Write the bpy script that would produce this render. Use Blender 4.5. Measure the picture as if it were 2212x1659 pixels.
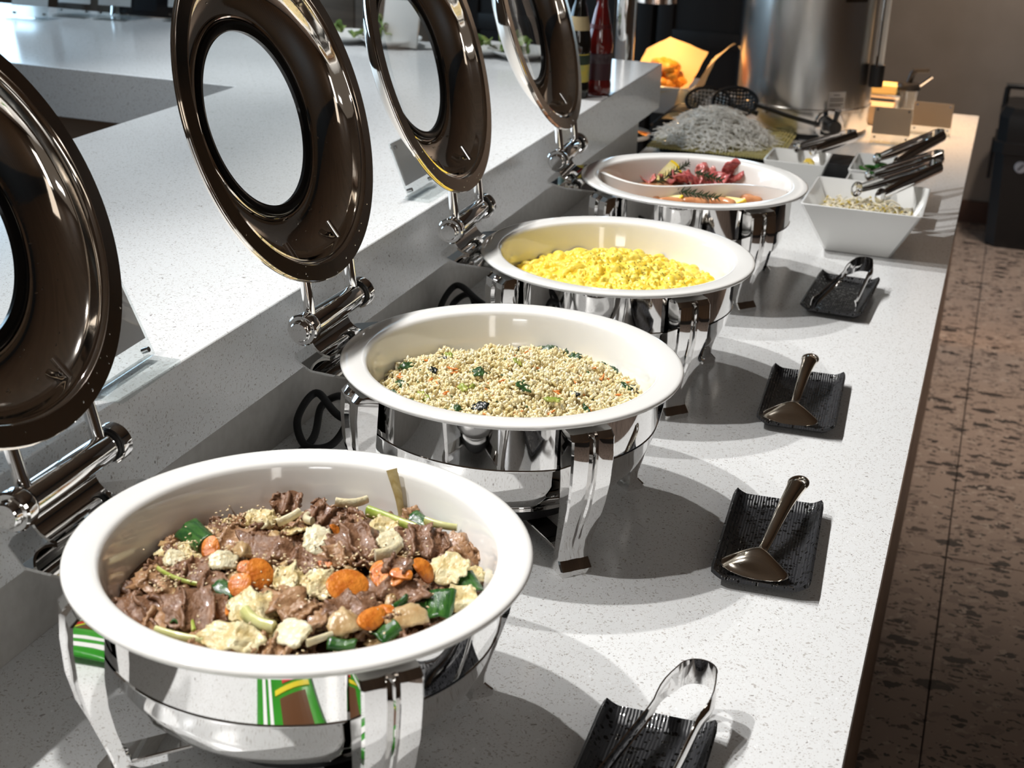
import bpy, bmesh, math, random
import numpy as np
from mathutils import Vector, Matrix, noise

for o in list(bpy.data.objects): bpy.data.objects.remove(o)
SC = bpy.context.scene
COL = SC.collection
PI = math.pi
Z0 = 0.85            # height of the buffet worktop above the floor
ZL = Z0 + 0.2375     # top of the raised ledge

# ------------------------------------------------------------------ camera
CAM = Vector((0.5167, -1.037, 0.829 + Z0)); YAW, PIT, ROL, FPX = -0.3155, 0.3813, 0.0406, 3100.0
_f = Vector((math.sin(YAW)*math.cos(PIT), math.cos(YAW)*math.cos(PIT), -math.sin(PIT)))
_r = Vector((math.cos(YAW), -math.sin(YAW), 0)); _u = _r.cross(_f)
RGT = math.cos(ROL)*_r + math.sin(ROL)*_u; UPV = -math.sin(ROL)*_r + math.cos(ROL)*_u
cd = bpy.data.cameras.new('camera'); cam = bpy.data.objects.new('camera', cd); COL.objects.link(cam)
m = Matrix((RGT, UPV, -_f)).transposed().to_4x4(); m.translation = CAM
cam.matrix_world = m
cd.sensor_fit = 'HORIZONTAL'; cd.sensor_width = 36.0; cd.lens = FPX/2212*36.0; cd.clip_start = 0.02
cd.dof.use_dof = True; cd.dof.focus_distance = 1.75; cd.dof.aperture_fstop = 9.0
SC.camera = cam
def at(px, py, z):                       # point of the place at height z (above worktop) under a photo position
    d = _f + RGT*((px-1106)/FPX) + UPV*((829.5-py)/FPX)
    return CAM + d*((z + Z0 - CAM.z)/d.z)

# ------------------------------------------------------------------ light
SC.view_settings.view_transform = 'Standard'; SC.view_settings.look = 'None'
SC.view_settings.exposure = -0.08; SC.view_settings.gamma = 1.0
SC.view_settings.use_curve_mapping = False
w = bpy.data.worlds.new('world'); SC.world = w; w.use_nodes = True
bgn = w.node_tree.nodes['Background']; bgn.inputs[0].default_value = (0.95, 0.80, 0.66, 1); bgn.inputs[1].default_value = 0.14
def spot(name, loc, target, power, size, blend, color, rad=0.018):
    l = bpy.data.lights.new(name, 'SPOT'); l.energy = power; l.spot_size = math.radians(size); l.spot_blend = blend
    l.color = color; l.shadow_soft_size = rad
    o = bpy.data.objects.new(name, l); COL.objects.link(o); o.location = loc
    o.rotation_euler = (Vector(target) - Vector(loc)).to_track_quat('-Z', 'Y').to_euler()
    return o
def area(name, loc, target, power, sx, sy, color):
    l = bpy.data.lights.new(name, 'AREA'); l.shape = 'RECTANGLE'; l.size = sx; l.size_y = sy; l.energy = power; l.color = color
    o = bpy.data.objects.new(name, l); COL.objects.link(o); o.location = loc
    o.rotation_euler = (Vector(target) - Vector(loc)).to_track_quat('-Z', 'Y').to_euler()
    return o
for ly in (-0.98, -0.38, 0.26, 0.86, 1.45, 2.05):           # the row of track spots above the ledge
    spot('track_spot', (-0.93, ly, Z0 + 2.0), (0.34, ly + 0.02, Z0), 124, 62, 1.0, (1.0, 0.985, 0.965))
area('window_daylight', (-4.28, 2.9, 1.9), (0, 2.9, 1.9), 105, 5.0, 1.3, (0.52, 0.77, 1.0))
for ly in (-0.5, 0.5, 1.5, 2.3):                              # unseen spots added to brighten the left of the ledge
    spot('ledge_fill_spot', (-1.55, ly, Z0 + 1.95), (-1.02, ly, ZL), 105, 46, 1.0, (0.95, 0.98, 1.0), 0.05)
spot('ledge_fill_spot', (-2.2, 2.2, Z0 + 1.95), (-2.0, 2.2, ZL), 40, 80, 0.7, (0.85, 0.93, 1.0), 0.05)  # added spot that brightens the far arm of the ledge
spot('wall_fill_spot', (0.9, 4.7, 2.6), (0.7, 5.7, 1.0), 95, 90, 0.9, (1.0, 0.88, 0.76), 0.08)  # added spot without a fixture, lifts the dark back wall
area('room_fill', (2.0, -1.6, 2.62), (1.6, -1.0, 0), 3, 0.5, 1.6, (1.0, 0.88, 0.74))  # unseen area light added for ambient fill
area('room_fill', (2.3, -2.6, 1.95), (-0.3, 0.8, 1.3), 9, 0.35, 1.3, (1.0, 0.95, 0.88))  # unseen area light added for highlights inside the lids
area('room_fill', (1.0, -3.8, 2.2), (-0.3, 0.8, 1.3), 9, 0.9, 0.3, (0.95, 0.97, 1.0))  # second added light behind the camera, also for the lid highlights
spot('aisle_spot', (1.1, 3.6, 2.9), (0.8, 3.7, 0), 240, 74, 1.0, (1.0, 0.86, 0.74), 0.06)

# ------------------------------------------------------------------ materials
MATS = {}
def mat(name, base=(0.8,0.8,0.8), rough=0.5, metal=0.0, spec=0.5, noise_col=None, nscale=20, bump=0.0, bscale=80,
        coat=0.0, trans=0.0, ior=1.45, sss=0.0, emit=None, estr=0.0, stretch=(1,1,1), contrast=(0.35,0.65)):
    if name in MATS: return MATS[name]
    mt = bpy.data.materials.new(name); mt.use_nodes = True; nt = mt.node_tree; b = nt.nodes['Principled BSDF']
    b.inputs['Base Color'].default_value = (*base, 1); b.inputs['Roughness'].default_value = rough
    b.inputs['Metallic'].default_value = metal; b.inputs['Specular IOR Level'].default_value = spec
    b.inputs['Coat Weight'].default_value = coat; b.inputs['Coat Roughness'].default_value = 0.05
    b.inputs['Transmission Weight'].default_value = trans; b.inputs['IOR'].default_value = ior
    if sss: b.inputs['Subsurface Weight'].default_value = sss; b.inputs['Subsurface Radius'].default_value = (0.006,0.004,0.003)
    if emit: b.inputs['Emission Color'].default_value = (*emit,1); b.inputs['Emission Strength'].default_value = estr
    if noise_col or bump:
        tc = nt.nodes.new('ShaderNodeTexCoord'); mp = nt.nodes.new('ShaderNodeMapping'); mp.inputs['Scale'].default_value = stretch
        nt.links.new(tc.outputs['Object'], mp.inputs[0])
    if noise_col:
        n = nt.nodes.new('ShaderNodeTexNoise'); n.inputs['Scale'].default_value = nscale; n.inputs['Detail'].default_value = 5
        nt.links.new(mp.outputs[0], n.inputs['Vector'])
        cr = nt.nodes.new('ShaderNodeValToRGB'); cr.color_ramp.elements[0].position = contrast[0]; cr.color_ramp.elements[1].position = contrast[1]
        cr.color_ramp.elements[0].color = (*base,1); cr.color_ramp.elements[1].color = (*noise_col,1)
        nt.links.new(n.outputs['Fac'], cr.inputs[0]); nt.links.new(cr.outputs[0], b.inputs['Base Color'])
    if bump:
        n2 = nt.nodes.new('ShaderNodeTexNoise'); n2.inputs['Scale'].default_value = bscale; n2.inputs['Detail'].default_value = 4
        nt.links.new(mp.outputs[0], n2.inputs['Vector'])
        bp = nt.nodes.new('ShaderNodeBump'); bp.inputs['Strength'].default_value = bump; bp.inputs['Distance'].default_value = 0.003
        nt.links.new(n2.outputs['Fac'], bp.inputs['Height']); nt.links.new(bp.outputs[0], b.inputs['Normal'])
    MATS[name] = mt
    return mt
def chips(name, base, layers, rough=0.25, coat=0.0, warp=0.0):
    """stone with scattered chips; layers = (scale, keep, size, colour, stretch)"""
    mt = bpy.data.materials.new(name); mt.use_nodes = True; nt = mt.node_tree; b = nt.nodes['Principled BSDF']; N = nt.nodes.new; L = nt.links.new
    b.inputs['Roughness'].default_value = rough; b.inputs['Coat Weight'].default_value = coat
    geo = N('ShaderNodeNewGeometry')
    col = None
    nz = N('ShaderNodeTexNoise'); nz.inputs['Scale'].default_value = 40; L(geo.outputs['Position'], nz.inputs['Vector'])
    for sc, keep, size, c, st in layers:
        mp = N('ShaderNodeMapping'); mp.inputs['Scale'].default_value = st; L(geo.outputs['Position'], mp.inputs[0])
        ad = N('ShaderNodeMixRGB'); ad.blend_type = 'LINEAR_LIGHT'; ad.inputs[0].default_value = warp
        L(mp.outputs[0], ad.inputs[1]); L(nz.outputs['Color'], ad.inputs[2])
        v = N('ShaderNodeTexVoronoi'); v.inputs['Scale'].default_value = sc; L(ad.outputs[0], v.inputs['Vector'])
        sep = N('ShaderNodeSeparateColor'); L(v.outputs['Color'], sep.inputs[0])
        a = N('ShaderNodeMath'); a.operation = 'LESS_THAN'; a.inputs[1].default_value = keep; L(sep.outputs[0], a.inputs[0])
        sz = N('ShaderNodeMath'); sz.operation = 'MULTIPLY'; sz.inputs[1].default_value = size; L(sep.outputs[1], sz.inputs[0])
        d = N('ShaderNodeMath'); d.operation = 'LESS_THAN'; L(v.outputs['Distance'], d.inputs[0]); L(sz.outputs[0], d.inputs[1])
        mu = N('ShaderNodeMath'); mu.operation = 'MULTIPLY'; L(a.outputs[0], mu.inputs[0]); L(d.outputs[0], mu.inputs[1])
        mx = N('ShaderNodeMixRGB'); L(mu.outputs[0], mx.inputs[0]); mx.inputs[2].default_value = (*c,1)
        if col is None: mx.inputs[1].default_value = (*base,1)
        else: L(col, mx.inputs[1])
        col = mx.outputs[0]
    L(col, b.inputs['Base Color'])
    return mt
def wood(name, c1, c2, rough=0.45, scale=(1,12,1)):
    mt = bpy.data.materials.new(name); mt.use_nodes = True; nt = mt.node_tree; b = nt.nodes['Principled BSDF']
    tc = nt.nodes.new('ShaderNodeTexCoord'); mp = nt.nodes.new('ShaderNodeMapping'); mp.inputs['Scale'].default_value = scale
    n = nt.nodes.new('ShaderNodeTexNoise'); n.inputs['Scale'].default_value = 6; n.inputs['Detail'].default_value = 8; n.inputs['Distortion'].default_value = 0.6
    cr = nt.nodes.new('ShaderNodeValToRGB'); cr.color_ramp.elements[0].position = .3; cr.color_ramp.elements[1].position = .7
    cr.color_ramp.elements[0].color = (*c1,1); cr.color_ramp.elements[1].color = (*c2,1)
    nt.links.new(tc.outputs['Object'], mp.inputs[0]); nt.links.new(mp.outputs[0], n.inputs['Vector']); nt.links.new(n.outputs['Fac'], cr.inputs[0])
    nt.links.new(cr.outputs[0], b.inputs['Base Color']); b.inputs['Roughness'].default_value = rough
    return mt
QUARTZ = chips('white_quartz', (0.79,0.80,0.80), [
    (400, 0.30, 0.58, (0.52,0.50,0.48), (1,1.0,1)), (600, 0.45, 0.5, (0.62,0.60,0.58), (1,1,1)),
    (250, 0.05, 0.40, (0.36,0.34,0.33), (1,1,1)), (300, 0.10, 0.4, (0.90,0.91,0.92), (1,1,1))], rough=0.16, warp=0.012)
TERRAZZO = chips('terrazzo', (0.38,0.295,0.245), [
    (22, 0.50, 0.62, (0.29,0.225,0.19), (1,1.5,1)), (17, 0.42, 0.60, (0.055,0.046,0.042), (0.85,1.9,1)), (34, 0.34, 0.6, (0.12,0.092,0.078), (1,1.7,1)),
    (45, 0.30, 0.55, (0.48,0.40,0.34), (1,1.3,1)), (60, .30, .6, (0.05,0.045,0.04), (.8,1.8,1))], rough=0.35, warp=0.03)
GROUT = mat('grout', (0.05,0.042,0.037), 0.9)
WALNUT = wood('walnut', (0.085,0.045,0.022), (0.16,0.090,0.045), 0.4, (1,1,0.12))
OAK = wood('brown_oak', (0.13,0.082,0.05), (0.21,0.135,0.085), 0.5, (0.2,1,3))
DARKWOOD = wood('dark_wood', (0.012,0.009,0.008), (0.022,0.017,0.014), 0.5, (1,1,0.1))
PLASTER = mat('taupe_plaster', (0.30,0.255,0.215), 0.85, noise_col=(0.33,0.28,0.24), nscale=6, bump=0.15, bscale=200)
RISER = mat('riser_laminate', (0.62,0.60,0.57), 0.5, noise_col=(0.56,0.54,0.51), nscale=60)
CEIL = wood('ceiling_wood', (0.10,0.065,0.042), (0.14,0.092,0.06), 0.6, (0.2,1,1))
CHROME = mat('polished_steel', (0.80,0.79,0.78), 0.035, 1.0)
LIDSTEEL = mat('lid_steel', (0.76,0.71,0.65), 0.06, 1.0, bump=0.02, bscale=30)
FLANGE = mat('lid_flange_steel', (0.50,0.43,0.37), 0.13, 1.0)
BRUSHED = mat('brushed_steel', (0.72,0.70,0.67), 0.24, 1.0, bump=0.03, bscale=60, stretch=(1,1,0.02))
BLACKP = mat('black_plastic', (0.012,0.012,0.013), 0.35)
RUBBER = mat('black_rubber', (0.010,0.010,0.010), 0.55)
GASKET = mat('black_gasket', (0.006,0.006,0.006), 0.12)
PORC = mat('white_porcelain', (0.86,0.85,0.82), 0.10, coat=0.6, spec=0.5)
CERAM = mat('white_ceramic', (0.80,0.80,0.78), 0.14, coat=0.4)
def glass(name, tint=(1,1,1), rough=0.0, mixf=0.88):
    mt = bpy.data.materials.new(name); mt.use_nodes = True; nt = mt.node_tree
    nt.nodes.remove(nt.nodes['Principled BSDF']); out = nt.nodes['Material Output']
    t = nt.nodes.new('ShaderNodeBsdfTransparent'); t.inputs[0].default_value = (*tint,1)
    g = nt.nodes.new('ShaderNodeBsdfGlossy'); g.inputs['Roughness'].default_value = rough
    lw = nt.nodes.new('ShaderNodeLayerWeight'); lw.inputs[0].default_value = 0.5
    pw = nt.nodes.new('ShaderNodeMath'); pw.operation = 'POWER'; pw.inputs[1].default_value = 3.0; nt.links.new(lw.outputs['Facing'], pw.inputs[0])
    fr = nt.nodes.new('ShaderNodeMath'); fr.operation = 'MULTIPLY_ADD'; fr.inputs[1].default_value = 0.7; fr.inputs[2].default_value = mixf; nt.links.new(pw.outputs[0], fr.inputs[0])
    mx = nt.nodes.new('ShaderNodeMixShader'); nt.links.new(fr.outputs[0], mx.inputs[0]); nt.links.new(t.outputs[0], mx.inputs[1]); nt.links.new(g.outputs[0], mx.inputs[2])
    nt.links.new(mx.outputs[0], out.inputs[0])
    return mt
PANE = glass('lid_glass', (0.95,0.96,0.955), 0.0, 0.04)
ACRYL = glass('clear_acrylic', (0.93,0.95,0.95), 0.02, 0.05)
WATER = mat('water', (1,1,1), 0.0, trans=1.0, ior=1.33)

# ------------------------------------------------------------------ mesh helpers
def link(name, me, m, parent=None, smooth=True, sharp=38):
    if smooth:
        me.polygons.foreach_set('use_smooth', [True]*len(me.polygons))
        if sharp: me.set_sharp_from_angle(angle=math.radians(sharp))
    if m is not None:
        for q in (m if isinstance(m, (list,tuple)) else [m]): me.materials.append(q)
    o = bpy.data.objects.new(name, me); COL.objects.link(o)
    if parent is not None: o.parent = parent
    return o
def build(name, V, F, m, parent=None, smooth=True, sharp=38):
    me = bpy.data.meshes.new(name); me.from_pydata([tuple(v) for v in V], [], F); me.validate(); me.update()
    return link(name, me, m, parent, smooth, sharp)
def bmobj(name, bm, m, parent=None, smooth=True, sharp=38):
    bmesh.ops.recalc_face_normals(bm, faces=bm.faces)
    me = bpy.data.meshes.new(name); bm.to_mesh(me); bm.free()
    return link(name, me, m, parent, smooth, sharp)
class MB:
    def __init__(s): s.V = []; s.F = []
    def add(s, V, F):
        k = len(s.V); s.V += [tuple(v) for v in V]; s.F += [tuple(i+k for i in f) for f in F]; return s
    def box(s, x0, x1, y0, y1, z0, z1, M=None):
        V = [(x,y,z) for x in (x0,x1) for y in (y0,y1) for z in (z0,z1)]
        if M is not None: V = [M @ Vector(v) for v in V]
        return s.add(V, [(0,1,3,2),(4,6,7,5),(0,4,5,1),(2,3,7,6),(0,2,6,4),(1,5,7,3)])
    def bbox(s, x0, x1, y0, y1, z0, z1, b=0.002, seg=2, M=None):
        bm = bmesh.new(); bmesh.ops.create_cube(bm, size=1)
        for v in bm.verts: v.co = Vector(((x0+x1)/2+v.co.x*(x1-x0), (y0+y1)/2+v.co.y*(y1-y0), (z0+z1)/2+v.co.z*(z1-z0)))
        bmesh.ops.bevel(bm, geom=list(bm.edges), offset=b, segments=seg, affect='EDGES', profile=0.6)
        bm.verts.index_update()
        V = [(M @ v.co if M is not None else v.co.copy()) for v in bm.verts]; F = [tuple(v.index for v in f.verts) for f in bm.faces]; bm.free()
        return s.add(V, F)
    def lathe(s, prof, n=96, M=None, closed=False):
        V = []; F = []; k = len(prof)
        for i in range(n):
            a = 2*PI*i/n
            for r, z in prof: V.append(Vector((r*math.cos(a), r*math.sin(a), z)))
        for i in range(n):
            j = (i+1) % n
            for q in range(k if closed else k-1):
                q2 = (q+1) % k
                F.append((i*k+q, j*k+q, j*k+q2, i*k+q2))
        if M is not None: V = [M @ v for v in V]
        return s.add(V, F)
    def tube(s, pts, rad, n=10, cap=True, flat=None, up=None):
        pts = [Vector(p) for p in pts]; V = []; F = []
        rads = rad if isinstance(rad, (list,tuple)) else [rad]*len(pts)
        prev = None
        for i, p in enumerate(pts):
            t = (pts[min(i+1,len(pts)-1)] - pts[max(i-1,0)]).normalized()
            if up is not None: a = Vector(up)
            elif prev is None: a = Vector((0,0,1)) if abs(t.z) < .9 else Vector((1,0,0))
            else: a = prev
            u = (a - t*a.dot(t)).normalized(); v = t.cross(u); prev = u
            ru = rads[i]; rv = ru*(flat or 1.0)
            for k in range(n):
                an = 2*PI*k/n; V.append(p + u*(ru*math.cos(an)) + v*(rv*math.sin(an)))
        for i in range(len(pts)-1):
            for k in range(n):
                j = (k+1) % n; F.append((i*n+k, i*n+j, (i+1)*n+j, (i+1)*n+k))
        if cap: F.append(tuple(range(n))[::-1]); F.append(tuple((len(pts)-1)*n+k for k in range(n)))
        return s.add(V, F)
    def sheet(s, P, th):
        """P: array nu x nv x 3 -> closed slab of thickness th"""
        P = np.asarray(P, float); nu, nv = P.shape[:2]
        N = np.cross(np.gradient(P, axis=0), np.gradient(P, axis=1)); N /= (np.linalg.norm(N, axis=2, keepdims=True)+1e-12)
        A = (P + N*th/2).reshape(-1,3); B = (P - N*th/2).reshape(-1,3); n = nu*nv; F = []
        I = lambda i, j: i*nv+j
        for i in range(nu-1):
            for j in range(nv-1):
                F.append((I(i,j), I(i+1,j), I(i+1,j+1), I(i,j+1))); F.append((n+I(i,j), n+I(i,j+1), n+I(i+1,j+1), n+I(i+1,j)))
        edge = [(i,0) for i in range(nu)] + [(nu-1,j) for j in range(1,nv)] + [(i,nv-1) for i in range(nu-2,-1,-1)] + [(0,j) for j in range(nv-2,0,-1)]
        for a in range(len(edge)):
            p, q = I(*edge[a]), I(*edge[(a+1) % len(edge)]); F.append((q, p, n+p, n+q))
        return s.add(np.vstack([A,B]), F)
    def prism(s, poly, z0, z1, M=None):
        n = len(poly); V = [Vector((x,y,z0)) for x,y in poly] + [Vector((x,y,z1)) for x,y in poly]
        if M is not None: V = [M @ v for v in V]
        return s.add(V, [tuple(range(n))[::-1], tuple(range(n,2*n))] + [(i,(i+1)%n,n+(i+1)%n,n+i) for i in range(n)])
    def obj(s, name, m, parent=None, smooth=True, sharp=38): return build(name, s.V, s.F, m, parent, smooth, sharp)
def smooth_path(pts, n=8):
    P = [Vector(p) for p in pts]; out = []
    for i in range(len(P)-1):
        a, b, c, d = P[max(i-1,0)], P[i], P[i+1], P[min(i+2,len(P)-1)]
        for k in range(n):
            t = k/n; out.append(0.5*((2*b)+(c-a)*t+(2*a-5*b+4*c-d)*t*t+(3*b-a-3*c+d)*t**3))
    out.append(P[-1]); return out
def thing(name, label, cat, loc=(0,0,0), rz=0, group=None):
    o = bpy.data.objects.new(name, None); COL.objects.link(o); o.empty_display_size = 0.02
    o.location = loc; o.rotation_euler = (0,0,rz); return tag(o, label, cat, group)
def tag(o, label, cat, group=None):
    o['label'] = label; o['category'] = cat
    if group: o['group'] = group
    return o
def struct(o): o['kind'] = 'structure'; return o
def stuff(o): o['kind'] = 'stuff'; return o
def dup(o, parent=None):
    c = o.copy(); COL.objects.link(c); c.parent = parent
    for ch in list(o.children): dup(ch, c)
    return c
def T(x=0,y=0,z=0): return Matrix.Translation((x,y,z))
def Rz(a): return Matrix.Rotation(a, 4, 'Z')
def Ry(a): return Matrix.Rotation(a, 4, 'Y')
def Rx(a): return Matrix.Rotation(a, 4, 'X')

# ================================================================== THE ROOM
fl = struct(MB().box(-4.4, 3.1, -4.2, 6.0, -0.06, -0.004).obj('floor', GROUT, smooth=False))
tile_me = None
for i in range(-8, 5):
    for j in range(-3, 6):
        x0 = 0.575 + 0.6*i; y0 = -0.10 + 1.2*j
        if x0 < -4.4 or x0 > 2.6 or y0 < -4.2 or y0 > 5.0: continue
        if tile_me is None:
            t = MB().bbox(0.0015, 0.5985, 0.0015, 1.1985, -0.012, 0.0, 0.0012, 1).obj('floor_tile', TERRAZZO, fl); tile_me = t.data
        else:
            t = bpy.data.objects.new('floor_tile', tile_me); COL.objects.link(t); t.parent = fl
        t.location = (x0, y0, 0)
struct(MB().box(-4.4, 3.1, 5.70, 5.82, 0, 3.1).obj('wall_back', PLASTER, smooth=False))
struct(MB().box(-0.02, 3.0, 5.685, 5.70, 0, 0.10).obj('baseboard_back', mat('red_brown_baseboard', (0.10,0.05,0.035), 0.5), smooth=False))
struct(MB().box(-4.4, 3.1, -4.2, 6.0, 3.1, 3.2).obj('ceiling', CEIL, smooth=False))
wl = MB(); wl.box(-4.4, -4.3, -4.2, 0.3, 0, 3.1); wl.box(-4.4, -4.3, 5.5, 6.0, 0, 3.1); wl.box(-4.4, -4.3, 0.3, 5.5, 0, 1.2); wl.box(-4.4, -4.3, 0.3, 5.5, 2.6, 3.1)
struct(wl.obj('wall_left', PLASTER, smooth=False))
wf = MB()
for yy in (0.3, 1.58, 2.86, 4.14, 5.42): wf.box(-4.30, -4.25, yy, yy+0.08, 1.2, 2.6)
wf.box(-4.30, -4.25, 0.3, 5.5, 1.2, 1.26); wf.box(-4.30, -4.25, 0.3, 5.5, 2.54, 2.6)
struct(wf.obj('window_1', mat('window_frame', (0.05,0.05,0.05), 0.4), smooth=False))
# panelled wall of wood on the right: each plank a piece
wr = struct(MB().box(3.0, 3.1, -4.2, 6.0, 0, 3.1).obj('wall_right', DARKWOOD, smooth=False))
pk = None
for i in range(48):
    if pk is None: q = MB().bbox(0, 0.02, 0.003, 0.207, 0.1, 2.6, 0.002, 1).obj('plank', WALNUT, wr); pk = q.data
    else: q = bpy.data.objects.new('plank', pk); COL.objects.link(q); q.parent = wr
    q.location = (2.98, -4.1 + i*0.21, 0)

# dark panelled cupboards against the back wall
def cupboard(x0, x1, label, y=5.30, pulls=True):
    t = thing('dark_cupboard', label, 'cupboard', ((x0+x1)/2, y, 0), 0, 'dark panelled cupboards along the back wall'); hw = (x1-x0)/2
    MB().bbox(-hw, hw, 0.02, 0.39, 0, 2.3, 0.003).obj('carcass', DARKWOOD, t)
    for s in (0, 1):
        a, b = (-hw+0.006, -0.004) if s == 0 else (0.004, hw-0.006)
        d = MB()
        d.bbox(a, b, 0, 0.02, 0.02, 2.28, 0.002)
        door = d.obj('door', DARKWOOD, t)
        fr = MB(); e = 0.07
        fr.bbox(a, a+e, -0.014, 0.0, 0.02, 2.28, 0.003); fr.bbox(b-e, b, -0.014, 0.0, 0.02, 2.28, 0.003)
        for z in (0.02, 0.735, 2.21): fr.bbox(a+e, b-e, -0.014, 0.0, z, z+e, 0.003)
        fr.obj('door_frame', DARKWOOD, door)
cupboard(-1.86, -0.96, 'dark panelled cupboard behind the sauce bottles')
cupboard(-0.95, -0.05, 'dark panelled cupboard behind the snack basket and urn')
wp = thing('wood_partition', 'brown wooden partition behind the salad plates at the far counter', 'partition', (-2.6, 5.2, 0))
for i in range(6): MB().bbox(-0.70+i*0.235, -0.47+i*0.235, 0, 0.03, 0, 1.35, 0.002).obj('board', OAK, wp)
MB().bbox(-0.70, 0.72, -0.01, 0.04, 1.352, 1.40, 0.003).obj('cap_rail', OAK, wp)

# ================================================================== COUNTERS
ct = MB().bbox(-0.349, 0.4766, -1.6, 3.632, Z0-0.03, Z0, 0.0012).obj('buffet_worktop', QUARTZ)
tag(ct, 'long white speckled quartz worktop carrying the row of chafing dishes', 'worktop')
base = thing('buffet_cabinet', 'brown wooden cabinet front under the long buffet worktop', 'cabinet', (0, 0, 0))
MB().box(-0.349, 0.44, -1.6, 3.60, 0.08, Z0-0.03).obj('body', WALNUT, base, smooth=False)
MB().box(-0.349, 0.40, -1.6, 3.58, 0.0, 0.08).obj('plinth', DARKWOOD, base, smooth=False)
for i in range(9): MB().bbox(0.44, 0.462, -1.598+i*0.578, -1.602+(i+1)*0.578, 0.085, Z0-0.032, 0.0015, 1).obj('front_panel', WALNUT, base)
lg = thing('raised_ledge', 'L-shaped raised white quartz ledge behind the chafing dishes', 'ledge', (0,0,0))
bm = bmesh.new(); th = 0.1143
poly = [(-0.304,-1.6),(-0.304,2.61),(-3.9,2.61),(-3.9,1.78),(-1.07,1.78),(-1.07,-1.6)]
fv = bm.faces.new([bm.verts.new((x,y,ZL-th)) for x,y in poly]); r = bmesh.ops.extrude_face_region(bm, geom=[fv])
for v in [g for g in r['geom'] if isinstance(g, bmesh.types.BMVert)]: v.co.z += th
bmesh.ops.bevel(bm, geom=[e for e in bm.edges], offset=0.0015, segments=1, affect='EDGES')
bmobj('ledge_top', bm, QUARTZ, lg)
MB().box(-0.372, -0.3492, -1.6, 2.585, Z0-0.05, ZL-th).obj('riser_panel', RISER, lg, smooth=False)
MB().box(-1.02, -0.372, -1.6, 2.585, 0.0, ZL-th).obj('inner_cabinet', DARKWOOD, lg, smooth=False)
ap = MB(); ap.box(-3.88, -1.05, 1.80, 1.83, ZL-th-0.075, ZL-th-0.0005); ap.obj('wood_apron', OAK, lg, smooth=False)
MB().box(-3.88, -1.02, 2.57, 2.60, 0, ZL-th-0.0005).obj('far_panel', OAK, lg, smooth=False)
for xx in (-3.8, -2.6): MB().bbox(xx, xx+0.06, 1.84, 1.90, 0, ZL-th-0.001, 0.003).obj('leg', OAK, lg)
MB().box(-3.88, -1.03, 1.85, 2.57, 0.30, 0.33).obj('under_shelf', DARKWOOD, lg, smooth=False)

# ================================================================== CHAFING DISHES
HX, HZ = -0.243, 0.229
def leg_mesh(ang):
    st = [(0.1870,0.1905,0.052,0.028,0),(0.206,0.1885,0.053,0.030,0.2),(0.2125,0.182,0.054,0.030,1),(0.2140,0.160,0.0545,0.028,1),(0.2120,0.125,0.053,0.024,1),(0.2060,0.095,0.050,0.020,0.8),
          (0.1970,0.068,0.046,0.016,0.3),(0.1885,0.044,0.042,0.014,0),(0.1835,0.027,0.040,0.013,0),(0.1830,0.017,0.040,0.013,0),(0.1875,0.012,0.041,0.017,0),(0.1925,0.007,0.041,0.024,0),(0.1925,0.0,0.040,0.026,0)]
    V = []; F = []
    cs = [(-.5,-.06),(-.46,0),(-.20,0.02),(-.11,0.0),(-.07,-.5),(0,.38),(.07,-.5),(.11,0),(.20,.02),(.46,0),(.5,-.06)]
    k = len(cs)+2
    for r, z, wd, thk, g in st:
        for u, d in cs:
            dd = d*0.010*g if abs(u) < .15 else d*0.04
            V.append((r+dd, u*wd, z))
        ri = max(r-thk, 0.1845) if z > 0.12 else r-thk
        V.append((ri, .5*wd, z)); V.append((ri, -.5*wd, z))
    for i in range(len(st)-1):
        for q in range(k):
            q2 = (q+1) % k; F.append((i*k+q, i*k+q2, (i+1)*k+q2, (i+1)*k+q))
    F.append(tuple(range(k))); F.append(tuple((len(st)-1)*k+q for q in range(k))[::-1])
    R = Rz(ang); return [R @ Vector(v) for v in V], F
DROPS = np.random.RandomState(5)
def lid_matrix(th):
    """frame of an open lid: x out of the hinge along the lid, z = towards the lid's outside"""
    d = Vector((math.cos(th), 0, math.sin(th))); n = Vector((-math.sin(th), 0, math.cos(th)))
    c = Vector((-0.222, 0, 0.233)) + d*0.257
    M = Matrix((d, Vector((0,1,0)), n)).transposed().to_4x4(); M.translation = c
    return M
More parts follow.
